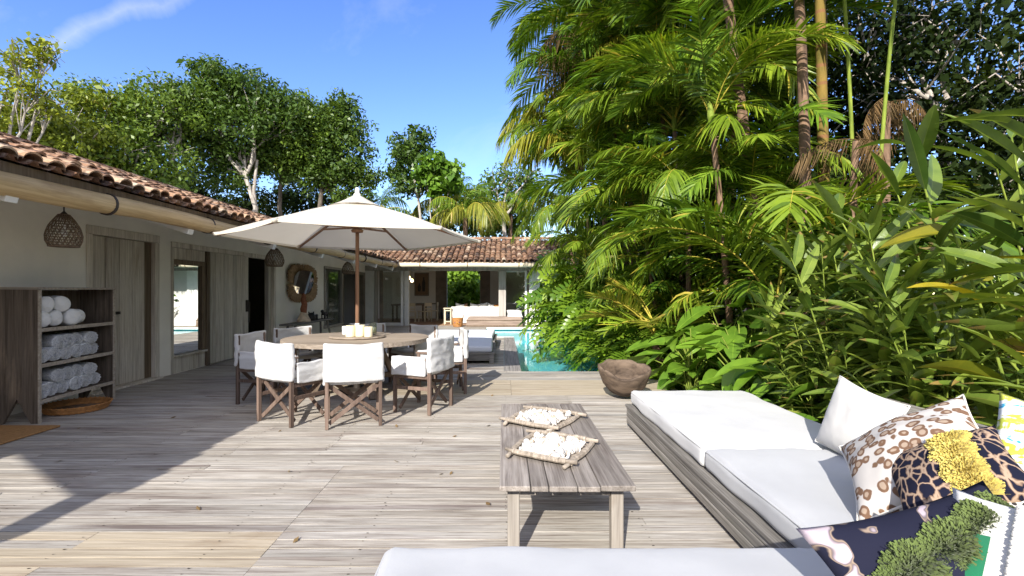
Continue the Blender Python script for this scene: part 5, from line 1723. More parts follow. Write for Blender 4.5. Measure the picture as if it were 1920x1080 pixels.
for i, (px, py, lb) in enumerate(((767.5, 521.5, 'lit amber bulb, upper one over the pavilion dining table'), (772.5, 526.5, 'lit amber bulb, lower one over the pavilion dining table'))):
    q = P(px, py, 22.4)
    lm = thing('hanging_bulb', lb, 'lamp', q, 0, 'lit bulbs over the dining table')
    k = MB(3); k.lathe([(0, -0.075), (0.05, -0.05), (0.068, 0), (0.04, 0.06), (0.02, 0.09)], 12); k.build('bulb', 'lamp_glow', lm, smooth=True)
    k = MB(4); k.tube([(0, 0, 0.09), (0, 0, 2.95 - q.z)], 0.008, 5); k.build('cord', 'iron', lm)
pt = thing('long_table', 'dark dining table inside the pavilion behind the glass panel', 'table', (-4.35, 23.0, 0.007))
mb = MB(5); mb.box((-0.75, -0.5, 0.72), (0.75, 0.5, 0.77)); mb.build('tabletop', 'dark_door_wood', pt)
for sx in (-1, 1):
    for sy in (-1, 1):
        k = MB(3); k.box((sx * 0.68 - 0.035, sy * 0.43 - 0.035, 0), (sx * 0.68 + 0.035, sy * 0.43 + 0.035, 0.718)); k.build('leg', 'dark_door_wood', pt)
pc = thing('dining_chair', 'x', 'chair', (0, 0, 0), 0, 'pale chairs in the pavilion')
for sx in (-1, 1):
    k = MB(3); k.box((sx * 0.2 - 0.018, 0.18, 0), (sx * 0.2 + 0.018, 0.216, 0.44)); k.build('leg', 'pale_bamboo', pc)
    k = MB(4); k.box((sx * 0.2 - 0.018, -0.216, 0), (sx * 0.2 + 0.018, -0.18, 0.86)); k.build('leg', 'pale_bamboo', pc)
mb = MB(5); mb.box((-0.23, -0.23, 0.442), (0.23, 0.23, 0.475)); mb.build('seat', 'pale_bamboo', pc)
mb = MB(6); mb.box((-0.18, -0.21, 0.70), (0.18, -0.19, 0.84)); mb.box((-0.18, -0.21, 0.56), (0.18, -0.19, 0.60)); mb.build('backrest', 'pale_bamboo', pc)
mb = MB(7); mb.box((-0.18, 0.19, 0.2), (0.18, 0.21, 0.23)); mb.box((-0.18, -0.21, 0.2), (0.18, -0.19, 0.23)); mb.build('stretcher', 'pale_bamboo', pc)
put(pc, (-4.15, 22.2, 0.007), (0, 0, 0.1), 'pale wooden chair facing the dark table, directly under the lit bulbs')
dup(pc, (-3.55, 22.45, 0.007), 0.9, 'pale wooden chair at the corner of the dark table nearer the picture')
dup(pc, (-3.3, 23.3, 0.007), 1.6, 'pale wooden chair at the end of the dark table towards the garden opening')
for i, (x, lb) in enumerate(((-3.25, 'dark slim bottle on the pavilion floor left of the pair'), (-3.08, 'dark bottle on the pavilion floor, middle of three'), (-2.9, 'dark bottle on the pavilion floor next to the grey partition'))):
    k = MB(3); hh = 0.42 + 0.05 * (i % 2)
    k.lathe([(0, 0), (0.06, 0), (0.065, 0.02), (0.065, hh * 0.6), (0.025, hh * 0.78), (0.022, hh), (0, hh)], 12)
    o = k.build('bottle', 'black_figure', smooth=True); put(o, (x, 24.6, 0.007)); tag(o, lb, 'bottle', 'bottles on the pavilion floor')
# ================================================================== PLANTS
def B(px, py, Y, rpx):
    p = P(px, py, Y)
    return (p.x, p.y, p.z, rpx / FPX * Y)

def unit(a):
    return a / np.maximum(np.linalg.norm(a, axis=-1, keepdims=True), 1e-9)

def leaf_cloud(rg, cen, n, spread, size, aspect=0.5, up=0.6, flat=0.75):
    """n leaves round every clump centre: bent diamonds facing mostly upward and outward"""
    m_ = len(cen)
    c = np.repeat(cen, n, 0)
    off = np.clip(rg.normal(0, 1, (m_ * n, 3)), -1.7, 1.7) * spread * np.array([1, 1, flat])
    p = c + off
    nrm = unit(unit(off) * 0.6 + np.array([0, 0, up]) + rg.normal(0, 0.55, p.shape))
    d = rg.normal(0, 1, p.shape); d -= nrm * (d * nrm).sum(1)[:, None]; d = unit(d + np.array([0, 0, -0.25]))
    s_ = np.cross(nrm, d)
    L_ = size * rg.uniform(0.5, 1.45, (len(p), 1))
    w = L_ * aspect * 0.5
    a = p - d * L_ * 0.5; t = p + d * L_ * 0.5 - nrm * L_ * 0.12
    l_ = p - s_ * w + nrm * L_ * 0.05; r_ = p + s_ * w + nrm * L_ * 0.05
    V = np.stack([a, r_, t, l_], 1).reshape(-1, 3)
    F = np.arange(4 * len(p)).reshape(-1, 4)
    ctint = np.repeat(rg.uniform(0.15, 0.85, m_), n)
    T = np.clip(ctint * 0.55 + rg.uniform(0, 0.5, len(p)), 0, 1)
    return V, F, T

def wander(p0, p1, k, amp, rg):
    p0, p1 = np.array(p0, float), np.array(p1, float)
    pts = [p0 + (p1 - p0) * i / k for i in range(k + 1)]
    for i in range(1, k):
        pts[i] = pts[i] + rg.normal(0, amp, 3) * np.array([1, 1, 0.4])
    return pts

def tree(name, label, base, blobs, leafmat, bark, seed, clumps=46, per=44, size=0.2, trunk_r=0.14, spread=0.30, fork=None, group=None, cat='tree', extra_trunks=(), limb_amp=0.25, shell=0.55, aspect=0.5, bare=0, core=10):
    """trunk with limbs out to every part of the crown, twigs to the leaf clumps, crown of leaf clumps with gaps"""
    rg = np.random.default_rng(seed)
    base = np.array(base, float)
    t = thing(name, label, cat, tuple(base), 0, group)
    mbk = MB(seed)
    cen_all = np.array([[b[0], b[1], b[2]] for b in blobs])
    low = cen_all.mean(0).copy()
    low[2] = min(b[2] - b[3] * 0.5 for b in blobs)
    fk = np.array(fork, float) if fork is not None else base * 0.35 + low * 0.65
    tr = wander(base, fk, 5, np.linalg.norm(fk - base) * 0.025, rg)
    mbk.tube([Vector(p - base) for p in tr], [trunk_r * (1 - 0.09 * i) for i in range(6)], 8, cap=False)
    cl = []
    for (x, y, z, r_) in blobs:
        c = np.array([x, y, z])
        lm = wander(fk, c, 5, np.linalg.norm(c - fk) * limb_amp * 0.16, rg)
        mbk.tube([Vector(p - base) for p in lm], [trunk_r * q for q in (0.5, 0.42, 0.34, 0.27, 0.2, 0.12)], 6, cap=False)
        n = max(6, int(clumps * (r_ ** 1.6) / 2.2))
        dirs = unit(rg.normal(0, 1, (n, 3)))
        rad = r_ * (shell + (1.02 - shell) * rg.uniform(0, 1, (n, 1)) ** 0.6)
        k = c + dirs * rad * np.array([1, 1, 0.82])
        cl.append(k)
        for q in k[: max(4, n // 3)]:
            st = lm[3] if rg.random() < 0.5 else lm[5]
            mid = (st + q) / 2 + rg.normal(0, r_ * 0.07, 3)
            mbk.tube([Vector(st - base), Vector(mid - base), Vector(q - base)], [trunk_r * 0.13, trunk_r * 0.08, trunk_r * 0.035], 4, cap=False)
        for _ in range(bare):
            q = c + unit(rg.normal(0, 1, 3)) * r_ * 1.15
            mid = (c + q) / 2 + rg.normal(0, r_ * 0.1, 3)
            mbk.tube([Vector(lm[4] - base), Vector(mid - base), Vector(q - base)], [trunk_r * 0.2, trunk_r * 0.12, 0.008], 5, cap=False)
    for (a, b) in extra_trunks:
        w = wander(a, b, 5, 0.12, rg)
        mbk.tube([Vector(p - base) for p in w], [trunk_r * (0.85 - 0.1 * i) for i in range(6)], 7, cap=False)
    mbk.build('trunk', bark, t, smooth=True)
    cen = np.concatenate(cl) - base
    V, F, T = leaf_cloud(rg, cen, per, spread, size, aspect)
    if core:
        ci = []
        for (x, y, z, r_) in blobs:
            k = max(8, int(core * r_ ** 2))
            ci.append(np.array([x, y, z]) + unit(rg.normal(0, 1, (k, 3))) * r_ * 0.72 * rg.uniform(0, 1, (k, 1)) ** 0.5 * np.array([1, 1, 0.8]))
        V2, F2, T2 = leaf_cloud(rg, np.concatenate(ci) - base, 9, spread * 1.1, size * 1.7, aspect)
        F = np.concatenate([F, F2 + len(V)]); V = np.concatenate([V, V2]); T = np.concatenate([T, T2 * 0.6])  # inner leaves tinted darker, shade inside the crown put into their colour
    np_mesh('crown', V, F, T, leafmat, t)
    return t

# ---- trees behind the left house
def gnd(px, Y): return ((px - CX) / FPX * Y, Y, -0.14)
TG = 'trees behind the left house'
tree('tree', 'sparse tree with pale bare branches and yellowing leaves at the far left', gnd(-60, 12.5),
     [B(-40, 120, 12.5, 60), B(38, 112, 12.5, 34), B(85, 98, 12.8, 26), B(60, 165, 12.5, 40), B(-10, 200, 12.5, 60), B(90, 205, 13, 30)], 'leaf_yellowgreen', 'bark_pale', 11, clumps=40, per=38, size=0.117, trunk_r=0.11, spread=0.143, group=TG, bare=5, shell=0.3, core=5)
tree('tree', 'yellow green bushy tree rising over the near end of the tiled roof', gnd(90, 14.5),
     [B(10, 270, 13.5, 80), B(100, 262, 14, 72), B(165, 285, 14.5, 70), B(60, 225, 14.5, 55), B(135, 215, 15, 52), B(185, 200, 15.5, 42), B(110, 330, 14, 70), B(20, 330, 13.5, 70)], 'leaf_yellowgreen', 'bark_pale', 12, clumps=62, per=70, size=0.133, spread=0.210, group=TG, bare=3)
tree('tree', 'light green tree with fine pale twigs between the yellow tree and the leaning trunk', gnd(240, 16),
     [B(215, 235, 16, 58), B(240, 290, 15.5, 66), B(270, 215, 16.5, 55), B(205, 340, 15.5, 60), B(290, 345, 16, 52), B(160, 180, 17, 30), B(310, 300, 16.5, 48)], 'leaf_mid', 'bark_pale', 13, clumps=60, per=70, size=0.140, spread=0.227, group=TG, bare=5)
tree('tree', 'tree with a pale trunk leaning left and forking above the roof', gnd(392, 17),
     [B(300, 190, 17.5, 50), B(325, 225, 17.5, 52), B(275, 250, 17, 40), B(345, 185, 18, 38), B(255, 195, 17.5, 34)], 'leaf_mid', 'bark_pale', 14, clumps=57, per=70, size=0.140, trunk_r=0.17, spread=0.227, fork=P(322, 300, 17), group=TG, bare=3)
tree('tree', 'tall dark green tree, topmost crown of the left grove', gnd(470, 19),
     [B(395, 150, 19, 34), B(375, 200, 19, 44), B(430, 190, 19.5, 60), B(480, 175, 19.5, 52), B(410, 250, 19, 64), B(470, 260, 19.5, 70), B(515, 220, 19.5, 50), B(380, 300, 19, 50), B(385, 130, 19, 18), B(440, 320, 19.5, 40)], 'leaf_dark', 'bark_pale', 15, clumps=65, per=77, size=0.156, trunk_r=0.15, spread=0.244, fork=P(460, 330, 19), group=TG, extra_trunks=((gnd(500, 19.3), P(482, 300, 19.3)),))
tree('tree', 'round dark tree between the tallest crown and the umbrella top', gnd(535, 20.5),
     [B(545, 225, 20.5, 46), B(530, 275, 20.5, 52), B(580, 250, 20.5, 44), B(560, 200, 20.5, 26), B(500, 300, 20.5, 44)], 'leaf_mid', 'bark_dark', 16, clumps=65, per=77, size=0.156, spread=0.244, fork=P(527, 330, 20.5), group=TG)
tree('tree', 'dense dark tree at the right end of the left grove, behind the umbrella peak', gnd(608, 21),
     [B(610, 240, 21, 50), B(650, 235, 21, 40), B(640, 290, 21, 56), B(600, 310, 21, 50), B(670, 330, 21, 34), B(575, 330, 21, 44), B(645, 200, 21, 22), B(662, 372, 21, 30)], 'leaf_dark', 'bark_dark', 17, clumps=70, per=80, size=0.156, trunk_r=0.17, spread=0.244, fork=P(604, 350, 21), group=TG)
tree('tree', 'low dark tree standing deep behind the roof ridge, under the tall crowns', gnd(430, 24),
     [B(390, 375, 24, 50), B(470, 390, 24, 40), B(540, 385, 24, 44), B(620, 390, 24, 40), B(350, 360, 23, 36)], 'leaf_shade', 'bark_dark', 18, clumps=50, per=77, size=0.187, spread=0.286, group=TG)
# ---- trees behind the pavilion
PG = 'trees behind the pavilion'
tree('tree', 'small upright dark tree with a thin pale trunk right of the umbrella peak', gnd(785, 30),
     [B(785, 258, 30, 26), B(755, 285, 30, 30), B(790, 300, 30, 38), B(748, 325, 30, 24), B(805, 345, 30, 30), B(770, 345, 30, 26)], 'leaf_dark', 'bark_pale', 21, clumps=30, per=40, size=0.26, trunk_r=0.14, spread=0.32, fork=P(784, 372, 30), group=PG)
tree('tree', 'bright green leafy tree just right of the small upright dark tree', gnd(806, 28.5),
     [B(812, 305, 28.5, 17), B(795, 325, 28.5, 16), B(840, 320, 28.5, 20), B(822, 350, 28.5, 20), B(850, 345, 28.5, 16)], 'leaf_bright', 'bark_pale', 22, clumps=22, per=26, size=0.3, trunk_r=0.1, spread=0.28, group=PG, aspect=0.7)
tree('tree', 'olive tree with a pale forked trunk over the pavilion ridge', gnd(942, 30),
     [B(930, 345, 31, 30), B(955, 330, 31, 30), B(975, 365, 31, 34), B(945, 385, 31, 24), B(990, 330, 31, 30)], 'leaf_mid', 'bark_pale', 23, clumps=22, per=34, size=0.22, trunk_r=0.2, spread=0.33, fork=P(943, 408, 30), group=PG, bare=4)
tree('tree', 'low green bush line growing close behind the pavilion ridge', gnd(860, 33),
     [B(800, 425, 33, 34), B(850, 400, 33, 36), B(905, 410, 33, 40), B(960, 420, 33, 34), B(740, 425, 33, 30), B(700, 430, 32, 26), B(890, 370, 34, 26)], 'leaf_mid', 'bark_dark', 24, clumps=30, per=46, size=0.3, spread=0.45, group=PG)
tree('shrub', 'leafy green shrub seen through the open back of the pavilion', (-2.1, 27.0, -0.14),
     [(-2.6, 26.8, 1.2, 0.8), (-1.9, 26.9, 2.0, 0.75), (-2.7, 27.1, 2.4, 0.6), (-1.5, 27.2, 0.9, 0.6), (-2.2, 26.8, 0.5, 0.7)], 'leaf_bright', 'bark_dark', 25, clumps=70, per=34, size=0.24, trunk_r=0.06, spread=0.2, cat='shrub', aspect=0.6)
tree('shrub', 'dark hedge shrub beyond the leafy shrub behind the pavilion', (-2.0, 29.5, -0.14),
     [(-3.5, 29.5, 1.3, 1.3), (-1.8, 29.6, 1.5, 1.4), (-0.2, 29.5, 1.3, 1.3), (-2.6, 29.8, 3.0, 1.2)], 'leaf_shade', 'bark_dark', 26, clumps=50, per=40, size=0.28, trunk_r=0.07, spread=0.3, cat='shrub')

# ---- palm fronds
def frond_data(name, mat, L_=2.2, a0=60, a1=-45, n=44, ll=0.6, lw=0.038, vee=25, drop=0.5, seed=0, fill=1.0, stem='green_stem', start=0.14, rag=0.12, curl=0.0, rr=0.018):
    """a feather leaf: arched rachis along +x and two ranks of folded, drooping leaflets"""
    rg = np.random.default_rng(seed)
    K = 24
    ang = np.radians(a0 + (a1 - a0) * (np.linspace(0, 1, K) ** 1.15))
    st = L_ / (K - 1)
    rx = np.concatenate([[0], np.cumsum(np.cos(ang[:-1]) * st)]); rz = np.concatenate([[0], np.cumsum(np.sin(ang[:-1]) * st)])
    ry = curl * L_ * np.linspace(0, 1, K) ** 2
    RP = np.stack([rx, ry, rz], 1)
    mb_ = MB(seed)
    mb_.tube([Vector(p) for p in RP], [rr * (1 - 0.85 * i / (K - 1)) for i in range(K)], 5, tint=0.5, mi=1, cap=False)
    V, F, T, M_ = [np.array(mb_.v)], [np.array(mb_.f)], [np.full(len(mb_.f), 0.5)], [np.ones(len(mb_.f), int)]
    off = len(mb_.v)
    for side in (1, -1):
        for k in range(n):
            if rg.random() > fill:
                continue
            u = start + (1 - start) * (k + rg.uniform(-0.2, 0.2)) / (n - 1)
            u = min(0.999, max(start * 0.9, u))
            fi = u * (K - 1); i = min(K - 2, int(fi)); fr = fi - i
            b = RP[i] * (1 - fr) + RP[i + 1] * fr
            tg = unit(RP[i + 1] - RP[i])
            sd = np.array([0, side, 0.0]); sd -= tg * (sd @ tg); sd = unit(sd)
            upv = np.cross(tg, sd) * side
            fa = math.radians(68 - 36 * u + rg.normal(0, 5))
            v_ = math.radians(vee + rg.normal(0, 9))
            d = tg * math.cos(fa) + (sd * math.cos(v_) + upv * math.sin(v_)) * math.sin(fa)
            d = unit(d)
            prof = max(0.02, math.sin(math.pi * min(1, 0.12 + 0.83 * max(0, (u - start) / (1 - start)) ** 0.85))) ** 0.55
            l2 = ll * max(0.22, prof) * rg.uniform(1 - rag, 1 + rag)
            dr = drop * rg.uniform(0.6, 1.4)
            wv0 = unit(np.cross(d, np.cross(tg, d)) if False else tg - d * (tg @ d))
            tw = rg.normal(0, 0.35)
            rows = []
            for s_, wf in ((0.0, 0.55), (0.3, 1.0), (0.65, 0.8), (1.0, 0.06)):
                p = b + d * l2 * s_ + np.array([0, 0, -1.0]) * dr * l2 * s_ * s_
                dd = unit(d + np.array([0, 0, -1.0]) * dr * 2 * s_)
                wv = wv0 - dd * (wv0 @ dd)
                wv = unit(wv)
                nn = np.cross(dd, wv)
                wv = wv * math.cos(tw) + nn * math.sin(tw)
                rows += [p - wv * lw * 0.5 * wf, p + wv * lw * 0.5 * wf]
            V.append(np.array(rows)); t_ = float(np.clip(rg.normal(0.5, 0.24), 0, 1))
            for q in range(3):
                a = off + q * 2
                F.append(np.array([[a, a + 1, a + 3, a + 2]])); T.append(np.array([t_])); M_.append(np.array([0]))
            off += 8
    return np_data(name, np.concatenate(V), np.concatenate(F), np.concatenate(T), [mat, stem], True, np.concatenate(M_))

FR = {
    'green_arch': [frond_data('frond', 'palm_green', 3.2, 68, -52, 60, 0.78, 0.044, 16, 0.30, 1, curl=0.05), frond_data('frond', 'palm_green', 2.9, 52, -52, 56, 0.74, 0.042, 10, 0.42, 2, curl=-0.08), frond_data('frond', 'palm_green', 3.3, 74, -36, 62, 0.80, 0.044, 22, 0.25, 3)],
    'lime_arch': [frond_data('frond', 'palm_lime', 3.1, 62, -60, 58, 0.76, 0.044, 14, 0.42, 4, stem='gold_stem', curl=0.08), frond_data('frond', 'palm_lime', 2.8, 48, -55, 54, 0.72, 0.042, 6, 0.6, 5, stem='gold_stem', curl=-0.06), frond_data('frond', 'palm_lime', 3.2, 70, -46, 60, 0.78, 0.044, 18, 0.3, 6, stem='gold_stem')],
    'gold_droop': [frond_data('frond', 'palm_gold', 2.9, 40, -72, 52, 0.66, 0.046, -5, 1.1, 7, stem='gold_stem', curl=0.06), frond_data('frond', 'palm_lime', 3.0, 55, -70, 54, 0.66, 0.046, 0, 1.1, 8, stem='gold_stem')],
    'coconut': [frond_data('frond', 'palm_lime', 3.2, 55, -60, 44, 0.85, 0.05, -15, 1.0, 9, stem='gold_stem', rr=0.035), frond_data('frond', 'palm_gold', 3.2, 30, -75, 42, 0.85, 0.05, -25, 1.2, 10, stem='gold_stem', rr=0.035), frond_data('frond', 'palm_green', 3.2, 72, -30, 44, 0.8, 0.05, 0, 0.8, 19, rr=0.035)],
    'dead': [frond_data('frond', 'dead_leaf', 1.9, -20, -84, 34, 0.5, 0.03, -30, 1.2, 11, stem='dead_leaf', fill=0.8), frond_data('frond', 'dead_leaf', 1.6, -40, -88, 30, 0.45, 0.028, -30, 1.4, 12, stem='dead_leaf', fill=0.7)],
    'grey': [frond_data('frond', 'dead_leaf', 2.7, 30, -55, 44, 0.75, 0.03, -40, 2.2, 21, stem='dead_leaf', fill=0.85)],
    'low': [frond_data('frond', 'palm_lime', 1.8, 62, -35, 40, 0.46, 0.036, 15, 0.5, 13, stem='gold_stem'), frond_data('frond', 'palm_green', 1.7, 52, -40, 38, 0.46, 0.036, 10, 0.6, 14, stem='gold_stem')],
    'stiff': [frond_data('frond', 'palm_gold', 1.25, 50, 5, 22, 0.46, 0.028, 25, 0.15, 15, stem='gold_stem', start=0.35), frond_data('frond', 'palm_lime', 1.2, 60, 10, 22, 0.44, 0.028, 25, 0.15, 16, stem='gold_stem', start=0.35)],
}
def palm(name, label, base, top, fronds, nf, seed, trunk_r=0.06, bark='palm_bark', scale=1.0, yaw0=None, spreadyaw=360, tilt=(-25, 20), group=None, bulge=1.0, cat='palm', crownshaft=True):
    rg = random.Random(seed)
    base, top = Vector(base), Vector(top)
    t = thing(name, label, cat, base, 0, group)
    mb_ = MB(seed)
    mid = (base + top) / 2 + Vector((rg.uniform(-0.12, 0.12), rg.uniform(-0.12, 0.12), 0))
    pts = []
    for i in range(10):
        u = i / 9
        pts.append((1 - u) ** 2 * base + 2 * u * (1 - u) * mid + u * u * top - base)
    mb_.tube(pts, [trunk_r * (1.12 - 0.3 * i / 9) for i in range(10)], 10)
    tr = mb_.build('trunk', bark, t, smooth=True)
    if crownshaft:
        mb_ = MB(seed + 1)
        d = (pts[-1] - pts[-2]).normalized()
        mb_.tube([pts[-1] - d * 0.02, pts[-1] + d * 0.2 * scale, pts[-1] + d * 0.5 * scale], [trunk_r * 0.95, trunk_r * 1.15, trunk_r * 0.5], 8)
        mb_.build('crownshaft', 'green_stem', tr, smooth=True)
    for k in range(nf):
        data = fronds[k % len(fronds)]
        f_ = bpy.data.objects.new('frond', data); COL.objects.link(f_); f_.parent = t
        yw = (yaw0 if yaw0 is not None else 0) + (k * 137.5) % spreadyaw - (spreadyaw / 2 if yaw0 is not None else 0) + rg.uniform(-12, 12)
        f_.location = pts[-1] + Vector((0, 0, rg.uniform(0.0, 0.35) * scale))
        f_.rotation_mode = 'XYZ'
        f_.rotation_euler = (R(rg.uniform(-14, 14)), R(rg.uniform(*tilt)), R(yw))
        s_ = scale * rg.uniform(0.8, 1.12)
        f_.scale = (s_, s_, s_)
    return t

RG_ = 'palms along the right side of the pool'
GA, LA, GD = FR['green_arch'], FR['lime_arch'], FR['gold_droop']
def palm_at(px, py, Y, bx, by, label, fr, nf, seed, sc=1.0, **kw):
    top = P(px, py, Y)
    return palm('palm', label, (bx, by, -0.14), top, fr, nf, seed, scale=sc, group=RG_, **kw)
GR = FR['grey']
for a_ in (
    (1135, 30, 13.0, 3.6, 13.6, 'tall palm with dry grey hanging leaflets at the top of the picture over the pool', [GA[0], GR[0], LA[0], GD[1], GA[1]], 20, 31, 1.0),
    (1105, 170, 14.0, 3.4, 14.6, 'palm whose left fronds stand out against the sky halfway up the palm wall', [GA[1], LA[0], GD[0], GA[0]], 20, 32, 0.95),
    (1090, 300, 15.0, 3.0, 15.8, 'yellow tinged drooping palm nearest the pavilion roof', [GD[0], LA[1], GD[1], LA[0]], 20, 33, 0.95),
    (1235, 95, 11.0, 3.9, 11.2, 'broad green palm in the upper middle of the palm wall', [GA[0], LA[2], GA[2], LA[0]], 20, 34, 0.95),
    (1170, 270, 12.0, 3.5, 12.2, 'lime green palm with fanned fronds halfway down the palm wall', [LA[0], GA[0], LA[2], LA[1]], 20, 35, 0.9),
    (1345, 235, 9.2, 4.1, 9.5, 'glossy palm with a great frond lit from the front left of the red trunk', [LA[2], GA[2], LA[0], GA[0]], 18, 36, 0.9),
    (1165, 400, 11.4, 3.3, 11.6, 'lower palm arching over the cut leaved bushes by the pool', [LA[0], LA[1], GA[0]], 18, 37, 0.85),
    (1290, 390, 8.8, 3.3, 9.0, 'palm with golden arching stalks above the broad leaved clump', [LA[1], GA[1], LA[0], GD[1]], 18, 38, 0.8),
    (1060, 415, 16.5, 2.9, 16.8, 'bright low palm brushing the end of the pavilion eave', [LA[0], GD[1], LA[1]], 18, 39, 0.75),
    (1405, 395, 8.0, 4.1, 8.2, 'thin palm growing between the golden stalked palm and the red trunk', [GA[1], LA[1], GA[0]], 16, 40, 0.7),
    (1340, 20, 12.0, 5.2, 12.4, 'dark palm high at the top behind the glossy palm', [GA[2], GA[0], GA[1]], 18, 41, 1.05),
    (1190, -60, 12.5, 4.3, 12.8, 'palm crown cut off by the top edge over the middle of the palm wall', [GA[0], GD[1], LA[2], GA[1]], 20, 42, 1.05),
    (1265, 245, 10.2, 3.9, 10.4, 'green palm tucked between the lime palm and the glossy palm', [GA[0], LA[1], GA[1]], 20, 43, 0.9),
    (1075, 250, 16.5, 3.6, 17.0, 'palm at the left border of the palm wall with pale hanging leaflets', [GD[1], LA[0], GD[0]], 20, 44, 0.95),
    (1150, 150, 15.0, 4.0, 15.4, 'palm deeper in behind the sky side palm', [GA[0], GA[1], LA[2]], 20, 45, 1.05),
    (1085, 60, 16.0, 3.8, 16.4, 'palm at the top left corner of the palm wall', [LA[0], GD[1], GA[0]], 20, 46, 0.95),
    (1215, 470, 10.0, 3.3, 10.2, 'low spreading palm just above the stiff yellow palm', [LA[1], LA[0], GA[1]], 16, 47, 0.7),
    (1100, 500, 13.5, 3.2, 13.9, 'low palm with lime fronds rising out of the pool bushes', [LA[0], LA[1]], 14, 48, 0.65),
    (1335, 235, 7.4, 3.6, 7.8, 'palm with the nearest bright frond, left of the tall trunks', [LA[2], GA[2]], 12, 58, 0.72),
    (1455, 590, 6.9, 3.75, 7.0, 'clump palm with upright feather fronds rising before the tall trunks', [GA[2], LA[2], GA[0]], 13, 59, 0.88),
    (1560, 540, 8.3, 5.3, 8.4, 'clump palm behind the yellow cane, low among the shrubs', [GA[2], GA[0]], 11, 60, 0.8),
    (1380, 130, 10.5, 5.0, 10.9, 'shaded palm just left of the peeling red trunk', [GA[0], GA[2]], 18, 49, 0.9)):
    palm_at(*a_, trunk_r=0.05)
# slim trunks that run out of the top of the picture
TK = 'tall palm trunks on the right'
def tall(px0, px1, Y, hz, label, seed, r_, bark, fr, nf=12):
    b = gnd(px0, Y); tp = P(px1, -60, Y); tp.z = hz
    return palm('palm', label, b, tp, fr, nf, seed, trunk_r=r_, bark=bark, scale=1.15, group=TK)
tall(1462, 1352, 8.0, 7.0, 'tall leaning palm with a peeling reddish trunk', 51, 0.085, 'palm_bark', GA)
tall(1506, 1488, 6.9, 6.6, 'tall straight palm with a grey brown ringed trunk', 52, 0.072, 'palm_bark', GA)
tall(1556, 1535, 7.3, 6.9, 'tall palm with a yellow and orange cane trunk', 53, 0.078, 'cane_bark', GA)
tall(1606, 1572, 7.8, 7.2, 'slim palm with a thin green cane right of the yellow cane', 54, 0.03, 'green_stem', [GA[1], LA[1]], 9)
tall(1632, 1690, 7.0, 6.2, 'slim green cane palm leaning right over the dead fronds', 55, 0.028, 'green_stem', [GA[1], LA[1]], 8)
tall(1530, 1545, 9.4, 7.8, 'palm with a dull brown trunk deep between the canes', 56, 0.06, 'palm_bark', GA, 10)
# coconut palms behind the pavilion
CO = FR['coconut']
palm('palm', 'coconut palm with yellow drooping fronds right above the pavilion ridge', (-2.1, 27.5, -0.14), P(872, 408, 27.5), CO, 15, 61, trunk_r=0.15, scale=0.85, group='coconut palms behind the pavilion')
palm('palm', 'coconut palm whose single long frond shows right beside the umbrella peak', (-7.4, 31, -0.14), P(712, 402, 31), CO, 11, 62, trunk_r=0.15, scale=0.9, group='coconut palms behind the pavilion')
palm('palm', 'coconut palm half hidden behind the bright green tree', (-4.2, 32, -0.14), P(838, 385, 32), CO, 12, 63, trunk_r=0.15, scale=0.9, group='coconut palms behind the pavilion')
palm('palm', 'coconut palm behind the pale forked trunk', (0.2, 32, -0.14), P(958, 400, 31), CO, 13, 64, trunk_r=0.15, scale=0.8, group='coconut palms behind the pavilion')
# dead and small palms
palm('palm', 'dead palm with a brown skirt of hanging dry fronds', gnd(1672, 7.6), P(1662, 195, 7.6), FR['dead'], 9, 66, trunk_r=0.07, scale=0.38, crownshaft=False)
palm('palm', 'small dry palm trailing grey straw below the green canes', gnd(1612, 6.4), P(1605, 265, 6.4), FR['dead'], 6, 67, trunk_r=0.05, scale=0.42, crownshaft=False)
palm('palm', 'short palm with stiff yellow stalks at the near corner of the pool', (2.62, 8.15, -0.14), (2.50, 8.3, 0.55), FR['stiff'], 13, 68, trunk_r=0.07, scale=1.0, yaw0=190, spreadyaw=230, tilt=(-5, 45), crownshaft=False)
LOWG = 'small palms in the planting bed'
for i, (x, y, h_, sc, lb) in enumerate(((3.3, 9.6, 0.7, 1.0, 'small palm in the shade behind the stiff yellow palm'), (3.9, 7.6, 0.9, 1.0, 'small palm at the foot of the palm trunks'), (4.6, 7.0, 1.0, 1.0, 'small palm behind the broad leaved clump, below the canes'), (3.3, 13.2, 1.1, 1.2, 'small palm between the pool bushes and the tall palms'), (3.6, 10.9, 1.3, 1.2, 'small palm reaching out over the middle of the pool bushes'), (4.9, 9.0, 1.6, 1.2, 'small palm deep behind the ringed trunk'))):
    palm('palm', lb, (x, y, -0.14), (x, y, h_), FR['low'], 12, 70 + i, trunk_r=0.035, bark='cane_bark', scale=sc, group=LOWG, crownshaft=False)

# ---- dark trees and shrubs that close the view on the right
DG = 'trees at the back of the right planting'
tree('tree', 'dark tree with bare grey branches in the upper right, its trunk leaning', gnd(1790, 11),
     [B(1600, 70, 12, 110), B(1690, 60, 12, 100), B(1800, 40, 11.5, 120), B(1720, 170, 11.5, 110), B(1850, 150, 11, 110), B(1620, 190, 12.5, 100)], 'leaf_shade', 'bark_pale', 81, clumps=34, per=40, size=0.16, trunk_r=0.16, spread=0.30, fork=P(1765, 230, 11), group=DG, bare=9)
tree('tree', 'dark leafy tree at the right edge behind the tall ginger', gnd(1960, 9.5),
     [B(1880, 250, 10, 110), B(1930, 120, 9.5, 110), B(1960, 320, 9.5, 110), B(1840, 330, 10, 90), B(1760, 300, 10.5, 90)], 'leaf_shade', 'bark_pale', 82, clumps=40, per=40, size=0.16, trunk_r=0.14, spread=0.28, group=DG, bare=7)
